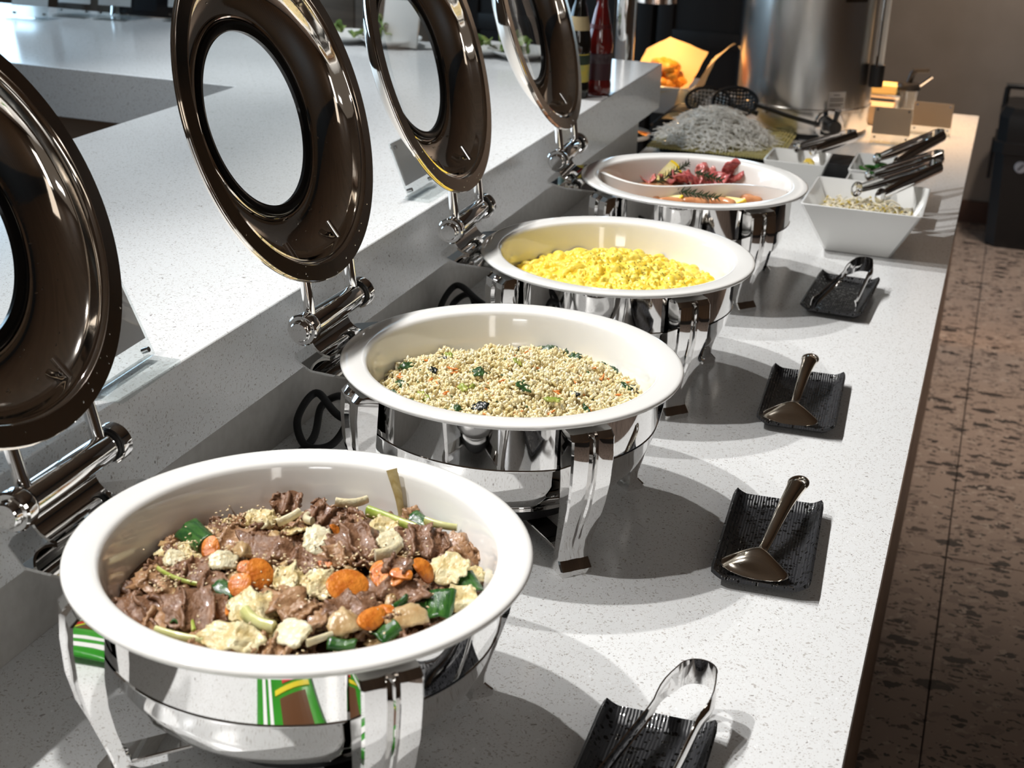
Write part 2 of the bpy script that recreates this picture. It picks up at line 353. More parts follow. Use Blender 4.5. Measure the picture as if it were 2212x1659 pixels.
def chafer(label, x, y, yaw, th):
    t = thing('chafing_dish', label, 'chafing dish', (x, y, Z0), yaw, 'chafing dishes in a row on the buffet')
    b = MB().lathe([(0.181,0.196),(0.1862,0.196),(0.1862,0.1925),(0.1835,0.190),(0.1830,0.165),(0.1826,0.1365),(0.1838,0.1352),(0.1832,0.1335),(0.1815,0.1310),(0.1765,0.112),(0.168,0.093),(0.154,0.077),(0.136,0.066),(0.118,0.0605),(0.1165,0.057),(0.02,0.057),(0.0,0.057)], 128).obj('body', CHROME, t, sharp=25)
    MB().lathe([(0.112,0.0568),(0.116,0.054),(0.116,0.050),(0.108,0.047),(0.0,0.047)], 64).obj('drip_ring', CHROME, t)
    MB().lathe([(0.0,0.046),(0.098,0.046),(0.098,0.030),(0.088,0.024),(0.0,0.024)], 64).obj('heater_base', BLACKP, t)
    fr = MB()
    for a in (PI/4, -PI/4):
        fr.bbox(-0.168, 0.168, -0.014, 0.014, 0.0195+(0.0045 if a > 0 else 0), 0.0235+(0.0045 if a > 0 else 0), 0.001, 1, Rz(a))
    fr.obj('cross_brace', CHROME, t)
    for k in range(4):
        a = PI/4 + k*PI/2; V, F = leg_mesh(a); lo = build('leg', V, F, CHROME, t, sharp=30)
        q = MB().lathe([(0,0.0055),(0.0055,0.0045),(0.0075,0.0)], 16, Rz(a) @ T(0.1730,0,0.030) @ Ry(-PI/2))
        q.obj('brace_bolt', CHROME, lo)
    # hinge
    pl = [(0.1875*math.cos(a), 0.1875*math.sin(a)) for a in np.linspace(PI-.58, PI+.58, 13)] + [(-0.225,-0.098),(-0.262,-0.070),(-0.268,-0.055),(-0.268,0.055),(-0.262,0.070),(-0.225,0.098)]
    hp = MB().prism(pl, 0.1815, 0.1845)
    n = 9; P = np.zeros((n,2,3))
    for i in range(n):
        u = i/(n-1); a = u*1.9
        P[i,:,0] = -0.222 - 0.030*math.sin(a)*0.9; P[i,:,2] = 0.186 + 0.030*(1-math.cos(a))*0.8; P[i,0,1] = -0.052; P[i,1,1] = 0.052
    hp.sheet(P, 0.003); hp.obj('hinge_bracket', CHROME, t, sharp=50)
    Mb = T(HX,0,HZ) @ Rx(-PI/2)
    MB().lathe([(0,-0.066),(0.0150,-0.066),(0.0156,-0.064),(0.0156,0.064),(0.0150,0.066),(0,0.066)], 40, Mb).obj('hinge_bar', CHROME, t)
    for s in (-1, 1):
        Mc = Mb if s > 0 else Mb @ Rx(PI)
        MB().lathe([(0,0.0665),(0.0165,0.0665),(0.0165,0.0705),(0,0.0705)], 32, Mc).obj('rubber_washer', RUBBER, t)
        cp = MB().lathe([(0.0,0.071),(0.0192,0.071),(0.0200,0.0735),(0.0200,0.0845),(0.0180,0.0865),(0.0135,0.0865),(0.0125,0.088),(0.0125,0.0935),(0.0112,0.0948),(0,0.0948)], 40, Mc).obj('hinge_cap', CHROME, t)
    ML = lid_matrix(th)
    for s in (-1, 1):
        e = ML @ Vector((-0.196, s*0.060, 0.009)); p0 = Vector((HX, s*0.060, HZ))
        ar = MB(); ar.tube([p0, p0.lerp(e, 0.5), e], [0.0075,0.0072,0.0068], 14); ar.tube([ML @ Vector((-0.200,s*0.060,0.006)), ML @ Vector((-0.150,s*0.058,0.022))], [0.006,0.004], 10)
        ar.obj('lid_arm', CHROME, t)
    # lid: steel dish with rim flange, seen from inside
    prof = [(0.211,0.0035),(0.2115,0.001),(0.2105,0.0),(0.1905,-0.0008),(0.1885,0.0005),(0.1870,0.0030),(0.1855,0.0035),(0.1840,0.0022),(0.1825,0.0060),(0.1812,0.0128),(0.1790,0.0185),(0.1720,0.0270),(0.1600,0.0350),(0.1450,0.0410),(0.1330,0.0430),(0.1290,0.0425),(0.1275,0.0395),(0.1262,0.0385),(0.1245,0.0395),(0.1232,0.0418),(0.1215,0.0420)]
    back = [(r+0.0004, z+0.0022) for r, z in prof[::-1]]
    ld = MB().lathe(prof + back, 128, ML, closed=True).obj('lid', LIDSTEEL, t, sharp=28)
    MB().lathe([(0.2106,-0.0002),(0.2104,-0.0010),(0.1912,-0.0016),(0.1906,-0.0008)], 128, ML).obj('lid_flange', FLANGE, ld)
    MB().lathe([(0.1222,0.0408),(0.1210,0.0372),(0.1180,0.0362),(0.1120,0.0372),(0.1085,0.0392),(0.1085,0.0440),(0.1222,0.0452)], 96, ML, closed=True).obj('gasket', GASKET, ld)
    MB().lathe([(0.1110,0.0415),(0.09,0.0437),(0.06,0.0457),(0.03,0.0467),(0.0,0.047)], 96, ML).obj('glass_window', PANE, ld)
    dr = MB(); tmpl = [(0,.55),(.55,.42),(.9,.12),(1,0)]
    for k in range(70):
        if k < 58:
            a = DROPS.uniform(-PI, PI) if k < 30 else DROPS.normal(PI, 0.7); rr = DROPS.uniform(0.135, 0.183); zz = np.interp(rr, [0.13,0.145,0.16,0.172,0.179,0.184], [0.042,0.0408,0.0348,0.0268,0.0183,0.006]) ; tl = np.interp(rr, [0.13,0.15,0.165,0.18], [0.0,0.45,0.75,1.2])
        else:
            a = DROPS.normal(PI, 0.5); rr = DROPS.uniform(0.193, 0.209); zz = -0.0012; tl = 0
        s = DROPS.uniform(0.0005, 0.0016)*(1.5 if k % 11 == 0 else 1)
        M = ML @ Rz(a) @ T(rr,0,zz) @ Ry(-tl) @ Rx(PI) @ Matrix.Diagonal((s, s*DROPS.uniform(.6,1.2), s, 1))
        dr.lathe(tmpl, 8, M)
    stuff(dr.obj('water_droplets', WATER, ld, sharp=0))
    return t
SITES = [(-0.016, 0.000, math.radians(1.4), math.radians(115.8)), (0.0045, 0.529, math.radians(-0.4), math.radians(109.1)),
         (0.0036, 1.030, math.radians(2.0), math.radians(108.4)), (0.008, 1.5635, math.radians(3.5), math.radians(109.2))]
for s, l in zip(SITES, ['polished steel chafing dish nearest the camera, holding the beef stir-fry', 'polished steel chafing dish holding the fried rice', 'polished steel chafing dish holding the scrambled eggs', 'farthest polished steel chafing dish, holding the divided pan']):
    chafer(l, *s)
def pan(label, i, divider=False):
    x, y, yaw, _ = SITES[i]
    pr = [(0.2065,0.1968),(0.2095,0.1976),(0.2105,0.1998),(0.2098,0.2018),(0.2080,0.2030),(0.2050,0.2034),(0.1850,0.2022),(0.1815,0.2016),(0.1790,0.1998),(0.1775,0.1965),(0.1755,0.190),(0.1690,0.165),(0.1640,0.145),(0.1540,0.1335),(0.13,0.131),(0.0,0.131)]
    t = thing('porcelain_pan', label, 'food pan', (x, y, Z0), yaw, 'round porcelain pans set in the chafing dishes') if divider else None
    b = MB().lathe(pr, 160)
    back = [(0.0,0.128),(0.13,0.128),(0.158,0.1305),(0.1665,0.142),(0.1725,0.165),(0.1795,0.1968),(0.2055,0.1968)]
    b.lathe(back, 160)
    if not divider:
        o = b.obj('porcelain_pan', PORC, sharp=60); o.location = (x, y, Z0); o.rotation_euler = (0,0,yaw)
        return tag(o, label, 'food pan', 'round porcelain pans set in the chafing dishes')
    b.obj('pan_body', PORC, t, sharp=60)
    n = 40; P = np.zeros((n,7,3))
    for i in range(n):
        u = -1 + 2*i/(n-1); xx = u*0.176; yy = -0.035*(1-u*u) + 0.040*math.sin(u*PI)
        lim = math.sqrt(max(0, 0.1765**2 - xx**2)); yy = max(-lim, min(lim, yy))
        for j, z in enumerate(np.linspace(0.1315, 0.1965, 7)):
            sh = np.interp(z, [0.131,0.165,0.19,0.2], [0.90,0.955,0.985,1.0]); P[i,j] = (xx*sh, yy*sh, z)
    MB().sheet(P, 0.0065).obj('divider', PORC, t, sharp=70)
    return t
pan('round white porcelain pan filled with beef stir-fry', 0)
pan('round white porcelain pan filled with fried rice', 1)
pan('round white porcelain pan filled with scrambled eggs', 2)
pan('round white porcelain pan with a curved divider down its middle', 3, True)

# ================================================================== FOOD
RS = np.random.RandomState(11); random.seed(4)
BEEF = mat('cooked_beef', (0.150,0.066,0.030), 0.28, noise_col=(0.31,0.170,0.098), nscale=130, bump=0.5, bscale=420, coat=0.25, contrast=(0.3,0.7))
BEEF2 = mat('braised_beef_tan', (0.27,0.135,0.06), 0.26, noise_col=(0.44,0.26,0.14), nscale=110, bump=0.4, bscale=350, coat=0.3)
CABB = mat('cooked_cabbage', (0.60,0.44,0.17), 0.25, noise_col=(0.76,0.68,0.42), nscale=60, bump=0.6, bscale=220, coat=0.15, sss=0.12)
WHITEV = mat('onion_white', (0.70,0.60,0.36), 0.22, noise_col=(0.80,0.75,0.55), nscale=60, bump=0.5, bscale=240, coat=0.2, sss=0.12)
ONION = mat('cooked_onion', (0.40,0.24,0.10), 0.2, noise_col=(0.58,0.42,0.22), nscale=80, bump=0.45, bscale=200, coat=0.3, sss=0.12)
CARROT = mat('carrot', (0.50,0.125,0.014), 0.32, noise_col=(0.74,0.25,0.035), nscale=120, bump=0.5, bscale=260, coat=0.15)
SCALD = mat('scallion_leaf_green', (0.012,0.060,0.012), 0.22, noise_col=(0.05,0.145,0.025), nscale=40, bump=0.25, bscale=160, coat=0.4, stretch=(1,6,1))
SCALL = mat('scallion_stem_green', (0.28,0.38,0.04), 0.22, noise_col=(0.52,0.55,0.16), nscale=50, bump=0.2, bscale=160, coat=0.4, stretch=(1,5,1))
SCALY = mat('scallion_pale', (0.55,0.55,0.20), 0.25, noise_col=(0.70,0.68,0.36), nscale=50, bump=0.2, bscale=150, coat=0.4)
TAN = mat('dried_stem_tan', (0.42,0.31,0.12), 0.4, noise_col=(0.58,0.47,0.24), nscale=60, stretch=(1,6,1))
BROTH = mat('soy_broth', (0.11,0.045,0.015), 0.06, noise_col=(0.26,0.12,0.04), nscale=35, coat=0.8)
SESAME = mat('sesame', (0.78,0.62,0.38), 0.4)
def nz(x, y, z): return noise.noise(Vector((x, y, z)))
def crumple(w, h, amp, seed, th, freq=60, nu=13, nv=10, curl=0.0, round_=0.35, jag=0.2):
    P = np.zeros((nu,nv,3))
    for i in range(nu):
        for j in range(nv):
            u = -1+2*i/(nu-1); v = -1+2*j/(nv-1)
            k = 1 - round_*(u*u*v*v) - 0.12*round_*(u**4+v**4) + jag*nz(u*1.3+seed*7, v*1.3, seed)
            x = u*w/2*k; y = v*h/2*k
            z = amp*(nz(x*freq+seed*3.1, y*freq, seed) + 0.5*nz(x*freq*2.3, y*freq*2.3+seed, 5+seed)) + curl*(x/(w/2))**2
            P[i,j] = (x + amp*.6*nz(y*freq, z*freq, seed+9), y + amp*.6*nz(x*freq, seed*2, 3), z)
    return MB().sheet(P, th)
def fold(w, h, amp, seed, th, waves, nu=20, nv=11, jag=0.3, rough_=0.0018, arch=0.0):
    """thin slice thrown into folds running across it, with ragged edges"""
    P = np.zeros((nu,nv,3)); ph = seed*1.7
    for i in range(nu):
        for j in range(nv):
            u = -1+2*i/(nu-1); v = -1+2*j/(nv-1); e = max(abs(u),abs(v))
            k = 1 - .30*u*u*v*v + jag*e*nz(u*2.1+seed*7, v*2.1, seed)
            x = u*w/2*k; y = v*h/2*k
            q = u*waves*PI + ph + 1.6*nz(u*1.2, v*1.2+seed, 4)
            P[i,j] = (x + amp*.7*math.cos(q), y + amp*.4*nz(u*2, v*2, seed+3), amp*math.sin(q)*(.6+.4*nz(v*1.5, seed, 1)) + rough_*nz(u*6+seed, v*6, 2) + arch*(1-u*u) - .6*arch*v*v)
    return MB().sheet(P, th)
def beef(seed, w=0.034, h=0.026): return fold(w*1.25, h*1.15, 0.0055, seed, 0.0022, 1.4+(seed % 4)*.4, 26, 14, .42, .0030, .002)
def cabbage(seed, w=0.03, h=0.024): return fold(w*1.15, h*1.15, 0.0034, seed, 0.0016, 1.4, 22, 15, .22, .0034, .003)
def onionp(seed, w=0.03, h=0.012): return fold(w*1.1, h*.95, 0.0022, seed, 0.0018, .8, 16, 9, .25, .0010, .004)
def chunk(seed, w=0.024, h=0.02): return fold(w, h, 0.0018, seed, 0.0034, .8, 18, 14, .18, .0020, .0032)
def leaf(seed, w=0.032, h=0.016): return crumple(w, h, 0.0025, seed, 0.0012, 45, 12, 8, 0, 0.1, .08) if False else _leaf(seed, w, h)
def _leaf(seed, w, h):
    nu, nv = 10, 9; P = np.zeros((nu,nv,3))
    for i in range(nu):
        for j in range(nv):
            u = -1+2*i/(nu-1); v = -1+2*j/(nv-1)
            P[i,j] = (u*w/2*(1+.06*nz(v*2,seed,1)), v*h/2*(1-.12*u), 0.0045*(1-v*v)*(1+.3*u) + 0.002*nz(u*2,v*2,seed) + .0015*u*u)
    return MB().sheet(P, 0.0014)
def carrot_slice(seed, w=0.03, h=0.024):
    n = 22; top = []; rnd = random.Random(seed)
    for k in range(n):
        a = 2*PI*k/n; e = 1+.06*nz(math.cos(a)*1.5, math.sin(a)*1.5, seed)
        top.append((w/2*math.cos(a)*e, (h/2*math.sin(a)*e if math.sin(a) > -.35 or seed % 3 else -.35*h/2)))
    b = MB(); V = []; F = []
    for s, (sc, z) in enumerate([(.90,-.0016),(1,-.0008),(1,.0008),(.9,.0016)]):
        for x, y in top: V.append((x*sc, y*sc, z + 0.0022*(x/(w/2))**2 - 0.001*(y/(h/2))**2))
    for s in range(3):
        for k in range(n): F.append((s*n+k, s*n+(k+1)%n, (s+1)*n+(k+1)%n, (s+1)*n+k))
    F.append(tuple(range(n))[::-1]); F.append(tuple(3*n+k for k in range(n)))
    return b.add(V, F)
def stalk(L, r0, r1, bend=0.0, hollow=True, n=12):
    pts = [Vector((L*(k/8-.5), bend*((k/4-1)**2), 0)) for k in range(9)]
    b = MB().tube(pts, [r0+(r1-r0)*k/8 for k in range(9)], n, True, flat=0.72, up=(0,0,1))
    return b
C1 = SITES[0]
def fz(x, y):                                   # surface of the stir-fry above the worktop
    rx, ry = x-C1[0], y-C1[1]; r2 = (rx*rx+ry*ry)/0.165**2
    return 0.154 + 0.020*(1-r2) + 0.004*nz(x*22, y*22, 3.3)
brp = [(0.0,0.150),(0.10,0.150),(0.150,0.1505),(0.1655,0.1515)]
br = MB().lathe(brp, 96).obj('stir_fry_sauce', BROTH); br.location = (C1[0], C1[1], Z0)
tag(br, 'dark brown soy sauce pooled under the beef stir-fry', 'sauce')
def put(o, px, py, lift=0.0, rx=0, ry=0, rz=0, z=None):
    p = at(px, py, 0.165)
    for _ in range(3):
        zz = (fz(p.x, p.y) if z is None else z) + lift; p = at(px, py, zz)
    rx_, ry_ = p.x-C1[0], p.y-C1[1]; rr = math.hypot(rx_, ry_)
    if rr > 0.156: p.x = C1[0]+rx_*0.156/rr; p.y = C1[1]+ry_*0.156/rr; p.z = Z0+(fz(p.x, p.y) if z is None else z)+lift
    o.location = p; o.rotation_euler = (rx, ry, rz)
def F4(cx, cy): return 200 + cx/2.212, 1000 + cy/2.212
S = 1/5300.0
# (kind, crop x, crop y, width, height, turn, roll x, roll y, lift, label)
G = [
 ('leafd',495,352,215,105,-.55,.5,.0,.010,'wide dark green scallion leaf at the back left of the stir-fry'),
 ('leafd',655,622,170,75,-.25,.2,.1,.006,'dark green scallion leaf beside the paired carrot slices at left'),
 ('leafd',1795,592,150,95,-.7,.3,.2,.010,'dark green scallion square at the right edge of the stir-fry'),
 ('leafd',1655,690,185,120,-1.25,.2,.3,.010,'large dark green scallion leaf standing at the lower right of the stir-fry'),
 ('leafd',408,742,170,45,-1.2,.2,.0,.006,'narrow dark green scallion strip at the lower left of the stir-fry'),
 ('leafd',1405,815,120,80,1.1,.2,-.2,.006,'dark green scallion piece at the front rim right of centre'),
 ('leafd',1195,872,130,55,.2,.3,0,.008,'dark green scallion piece tucked against the front rim'),
 ('leafd',1535,690,110,60,.5,.0,.2,.003,'small dark green scallion piece next to the standing leaf'),
 ('leafd',1460,680,110,28,1.4,.4,.0,.008,'thin upright green scallion sliver near the lone half carrot'),
 ('leafd',1735,285,190,70,-.35,.3,.2,.008,'dark green scallion tube bent at the back right of the stir-fry'),
 ('stick',395,550,265,13,-.22,0,0,.010,'slim yellow green scallion sliver lying at the left of the stir-fry','L'),
 ('stick',1430,272,320,33,-.27,0,0,.014,'thick bright green scallion stalk at the back right of the stir-fry','L'),
 ('stick',1690,298,180,22,-.05,0,0,.016,'yellow green scallion stem crossing the dark bent tube','Y'),
 ('stick',785,765,190,42,-.35,.2,0,.013,'fat pale green scallion piece near the front of the stir-fry','Y'),
 ('stick',480,785,80,18,-.9,0,0,.008,'short lime green scallion stub at the lower left','L'),
 ('stick',940,262,130,24,.85,0,-.3,.014,'pale scallion stem leaning to the right at the back','W'),
 ('stick',1020,268,160,24,-.95,0,-.3,.014,'pale scallion stem leaning to the left at the back','W'),
 ('stick',1085,840,130,19,1.0,0,0,.013,'short cream stem near the front rim centre','W'),
 ('stick',410,828,240,22,.02,0,0,.012,'long cream onion strip along the front left rim','Y'),
 ('stick',1240,192,170,28,.6,.2,0,.012,'curved pale stem at the back centre of the stir-fry','W'),
 ('white',1070,372,125,140,.2,.5,.1,.014,'plump white cabbage rib in the back middle of the stir-fry'),
 ('cabb',940,552,125,120,.4,.4,0,.012,'ruffled white cabbage piece in the middle of the stir-fry'),
 ('cabb',1085,575,145,125,-.3,.4,.1,.012,'ruffled cream cabbage piece beside the big carrot slice'),
 ('cabb',1385,305,150,90,.1,.4,0,.012,'pale cabbage leaf below the thick green stalk'),
 ('white',1415,378,130,105,.8,.3,0,.012,'smooth white onion wedge at the right of the stir-fry'),
 ('stick',1420,425,150,30,1.1,0,0,.016,'white scallion root end crossing the onion wedge','W'),
 ('white',620,470,145,90,.65,.4,0,.014,'fibrous white stem piece beside the upright carrot triangle'),
 ('white',390,460,95,90,.5,.3,0,.010,'translucent pale onion piece at the far left of the stir-fry'),
 ('white',955,815,160,120,-.3,.4,0,.014,'white cabbage rib square near the front rim'),
 ('cabb',665,832,240,115,.1,.4,0,.012,'large yellow cabbage leaf at the front left of the stir-fry'),
 ('cabb',1690,505,190,140,-.2,.4,-.1,.012,'crinkled yellow cabbage leaf at the right of the stir-fry'),
 ('cabb',1755,655,160,120,.5,.4,0,.008,'pale cabbage leaf against the right rim'),
 ('cabb',810,270,150,90,.2,.5,0,.010,'pale cabbage leaf at the back left middle'),
 ('cabb',770,690,190,150,.9,.3,0,.010,'glossy translucent cabbage leaf in the front middle'),
 ('cabb',1830,540,110,80,.9,.3,0,.006,'amber cabbage scrap at the far right rim'),
 ('carrot',568,420,105,130,.4,.75,-.2,.016,'upright orange carrot triangle at the left of the stir-fry'),
 ('carrot',795,530,150,140,.9,.7,.1,.014,'round orange carrot slice of the pair left of centre'),
 ('carrot',705,582,120,105,.2,.6,0,.015,'orange carrot slice in front of the round one left of centre'),
 ('carrot',730,510,90,80,.5,.7,0,.012,'small orange carrot slice peeking out of the pair'),
 ('carrot',1215,590,240,150,1.05,.55,0,.016,'largest orange carrot slice in the right middle of the stir-fry'),
 ('carrot',1410,535,220,130,-.5,.4,.1,.012,'orange carrot slice under a scrap of beef at right'),
 ('carrot',1475,540,125,80,.1,.5,0,.018,'small folded carrot slice on top of another at right'),
 ('carrot',1578,512,110,120,1.2,.7,.1,.012,'orange carrot slice next to the crinkled yellow cabbage'),
 ('carrot',1330,745,200,85,1.35,.5,0,.014,'orange half moon of carrot near the front right rim'),
 ('carrot',1400,710,95,70,.3,.4,0,.012,'small carrot corner beside the half moon'),
 ('carrot',1112,488,85,36,.1,.4,0,.010,'thin carrot end below the back middle beef'),
 ('carrot',1155,320,40,60,1.3,.8,0,.014,'tiny upright carrot chip in the back middle'),
 ('carrot',1392,212,80,36,-.4,.4,0,.006,'red orange carrot tip at the back rim'),
 ('carrot',655,712,95,40,-1.0,.4,0,.008,'small carrot strip in the front left'),
 ('beef',940,195,110,95,.3,.6,.2,.018,'dark brown beef curl highest at the back of the stir-fry'),
 ('beef',1100,255,150,90,-.2,.4,0,.012,'dark beef slice right of the leaning pale stems'),
 ('beef',840,412,230,110,-.1,.4,.1,.013,'broad grey brown beef slice left of the white rib'),
 ('beef',985,462,240,85,-.2,.3,0,.009,'long folded beef slice in the back middle'),
 ('beef',1262,372,190,170,.9,.4,0,.014,'large purple brown beef slice right of the white rib'),
 ('beef',1580,372,170,135,.5,.5,.1,.013,'beef slice beside the onion wedge at right'),
 ('beef2',1765,402,190,120,.6,.4,0,.010,'tan beef slice at the far right of the stir-fry'),
 ('beef2',1822,448,110,100,1.1,.5,0,.010,'curled tan beef bit at the far right rim'),
 ('beef',500,515,170,120,.3,.3,0,.008,'beef slice behind the slim yellow green sliver'),
 ('beef2',330,565,220,110,.1,.3,0,.006,'tan beef slice at the far left of the stir-fry'),
 ('beef',195,692,150,110,.4,.3,0,.008,'dark rounded beef fold at the left rim'),
 ('beef',272,712,120,140,1.2,.4,0,.010,'dark beef fold next to the left rim fold'),
 ('beef',500,702,200,170,.6,.4,.1,.014,'large dark beef curl at the lower left of the stir-fry'),
 ('beef2',335,765,170,120,.2,.3,0,.006,'glossy tan beef slice at the front left rim'),
 ('beef2',925,668,200,120,-.3,.3,0,.010,'sesame topped tan beef slice in the front middle'),
 ('beef2',1010,745,190,110,-.5,.3,0,.008,'tan beef slice behind the white rib square'),
 ('beef',1225,700,210,120,1.1,.4,0,.012,'long grey beef slice below the largest carrot slice'),
 ('onion',1205,765,150,120,.9,.4,0,.013,'translucent olive onion layer in the front right'),
 ('beef',1440,605,210,110,-.1,.3,0,.008,'dark beef slice under the right hand carrots'),
 ('beef',1460,485,120,75,.1,.4,0,.022,'small beef scrap on top of the right hand carrot'),
 ('onion',1505,735,180,110,.7,.4,0,.012,'pale peach onion arc at the front right'),
 ('beef2',860,880,150,90,.1,.3,0,.008,'tan beef scrap at the front rim centre'),
 ('beef2',520,860,150,80,.2,.3,0,.006,'tan beef scrap at the front left rim'),
 ('beef2',1690,235,90,95,.9,.7,0,.010,'pointed reddish beef tip at the back right rim'),
 ('beef2',700,365,190,110,-.1,.3,0,.010,'tan beef slice at the back left'),
 ('onion',715,420,90,90,.5,.3,0,.013,'round translucent onion piece at the back left'),
 ('beef',570,570,120,90,.3,.3,0,.009,'small beef fold left of the paired carrots'),
 ('beef2',1160,440,130,90,.8,.4,0,.009,'frayed beef shred below the tiny carrot chip'),
]
nseed = 0
for g in G:
    nseed += 1; k, cx, cy, wpx, hpx, rz, rx, ry, lift, lab = g[:10]; w, h = wpx*S*(.9 if k == 'carrot' else 1), hpx*S*1.2
    if k == 'leafd': o = _leaf(nseed, w, h).obj('scallion_green', SCALD, sharp=0); cat = 'scallion'
    elif k == 'stick':
        mm = dict(L=SCALL, Y=SCALY, W=WHITEV)[g[10]]; o = stalk(w, hpx*S*1.05, hpx*S*.9, .002*(nseed % 3), n=12).obj('cut_scallion', mm, sharp=50); cat = 'scallion'
    elif k == 'white': o = chunk(nseed, w, h).obj('cabbage_rib', WHITEV, sharp=0); cat = 'cabbage'
    elif k == 'cabb': o = cabbage(nseed, w, h).obj('cabbage_leaf', CABB, sharp=0); cat = 'cabbage'
    elif k == 'onion': o = onionp(nseed, w, h).obj('onion_slice', ONION, sharp=0); cat = 'onion'
    elif k == 'carrot': o = carrot_slice(nseed, w, h).obj('carrot_slice', CARROT, sharp=50); cat = 'carrot'
    else: o = beef(nseed, w*1.1, h*1.1).obj('beef_slice', BEEF if k == 'beef' else BEEF2, sharp=0); cat = 'beef'
    put(o, *F4(cx, cy), lift+.002, rx, ry, rz); tag(o, lab, cat, 'pieces of the beef stir-fry')
o = MB().tube(smooth_path([(0,0,0),(-0.006,0.004,0.022),(-0.016,0.010,0.046)],4), [0.0042,0.0036,0.0038,0.004,0.0045,0.005,0.0055,0.006,0.0062], 8, flat=0.45).obj('cut_scallion', TAN)
p = at(*F4(1500,235), 0.160); p.y -= .012; o.location = p; tag(o, 'tan dry scallion stalk leaning up against the inside of the pan', 'scallion', 'pieces of the beef stir-fry')
# filler pieces between the large ones, sharing a few meshes
protos = []
for k in range(5): protos.append((beef(100+k, .028, .022), 'beef_slice', BEEF, 'small crumpled brown beef slice in the %s of the stir-fry', 'beef'))
for k in range(4): protos.append((beef(120+k, .026, .018), 'beef_slice', BEEF2, 'small tan sauce-soaked beef shred in the %s of the stir-fry', 'beef'))
for k in range(4): protos.append((onionp(140+k, .028, .012), 'onion_slice', ONION, 'small translucent brown onion slice in the %s of the stir-fry', 'onion'))
for k in range(4): protos.append((cabbage(160+k, .026, .020), 'cabbage_leaf', CABB, 'small soft cabbage scrap in the %s of the stir-fry', 'cabbage'))
pm = []
for b, n_, mm, lab, cat in protos:
    o = b.obj(n_, mm, sharp=0); pm.append(o.data); bpy.data.objects.remove(o)
for k in range(290):
    q = k % len(protos); rr = 0.148*math.sqrt(RS.uniform(0,1)); a = RS.uniform(0,2*PI)
    x, y = C1[0]+rr*math.cos(a), C1[1]+rr*math.sin(a)
    o = bpy.data.objects.new(protos[q][1], pm[q]); COL.objects.link(o)
    o.location = (x, y, Z0+max(0.157, fz(x,y)+RS.uniform(-.005,.005))); o.rotation_euler = (RS.uniform(-.5,.5), RS.uniform(-.5,.5), RS.uniform(0,6.28))
    s = RS.uniform(.65,1.1); o.scale = (s,s,s); lab = protos[q][3] % (('back ' if y > C1[1] else 'front ')+('left' if x < C1[0] else 'right')); tag(o, lab, protos[q][4], lab)
# scatter helper for uncountable bits
def ellip(n=6, rings=3):
    V = [(0,0,1)]; F = []
    for r in range(1, rings+1):
        t = PI*r/(rings+1)
        for k in range(n): V.append((math.sin(t)*math.cos(2*PI*k/n), math.sin(t)*math.sin(2*PI*k/n), math.cos(t)))
    V.append((0,0,-1)); L = len(V)-1
    for k in range(n): F.append((0, 1+k, 1+(k+1)%n)); F.append((L, L-n+(k+1)%n, L-n+k))
    for r in range(rings-1):
        for k in range(n): a = 1+r*n; F.append((a+k, a+n+k, a+n+(k+1)%n, a+(k+1)%n))
    return np.array(V), F
def scatter(name, pts, scales, m, parent=None, tmpl=None, tilt=PI, smooth=True):
    TV, TF = tmpl or ellip(); n = len(pts); out = np.zeros((n, len(TV), 3))
    for i in range(n):
        e = Matrix(((1,0,0),(0,1,0),(0,0,1)))
        R = np.array((Matrix.Rotation(RS.uniform(0,2*PI),3,'Z') @ Matrix.Rotation(RS.uniform(-tilt,tilt),3,'Y') @ Matrix.Rotation(RS.uniform(-tilt,tilt),3,'X')))
        out[i] = (TV*scales[i]) @ R.T + pts[i]
    k = len(TV); tl = np.array([len(f) for f in TF]); fl_ = np.concatenate([np.array(f) for f in TF])
    me = bpy.data.meshes.new(name); me.vertices.add(n*k); me.vertices.foreach_set('co', out.reshape(-1))
    li = (fl_[None,:] + (np.arange(n)*k)[:,None]).reshape(-1); lt = np.tile(tl, n); ls = np.concatenate([[0], np.cumsum(lt)[:-1]])
    me.loops.add(len(li)); me.loops.foreach_set('vertex_index', li); me.polygons.add(len(lt)); me.polygons.foreach_set('loop_start', ls)
    me.update(calc_edges=True); me.validate()
    return link(name, me, m, parent, smooth, 0)
P = []; Sc = []
for k in range(620):
    if k < 460: c = [F4(930,640), F4(820,560), F4(720,330), F4(1200,600), F4(1400,500), F4(500,450), F4(1050,660), F4(420,620)][k % 8]; q = at(c[0]+RS.normal(0,42), c[1]+RS.normal(0,22), 0.165); x, y = q.x, q.y
    else: rr = 0.14*math.sqrt(RS.uniform(0,1)); a = RS.uniform(0,2*PI); x, y = C1[0]+rr*math.cos(a), C1[1]+rr*math.sin(a)
    P.append((x, y, Z0+fz(x,y)+RS.uniform(.010,.019))); Sc.append((0.0017,0.0010,0.0007))
tag(stuff(scatter('sesame_seeds', P, Sc, SESAME, tilt=.5)), 'toasted sesame seeds sprinkled over the beef stir-fry', 'sesame')

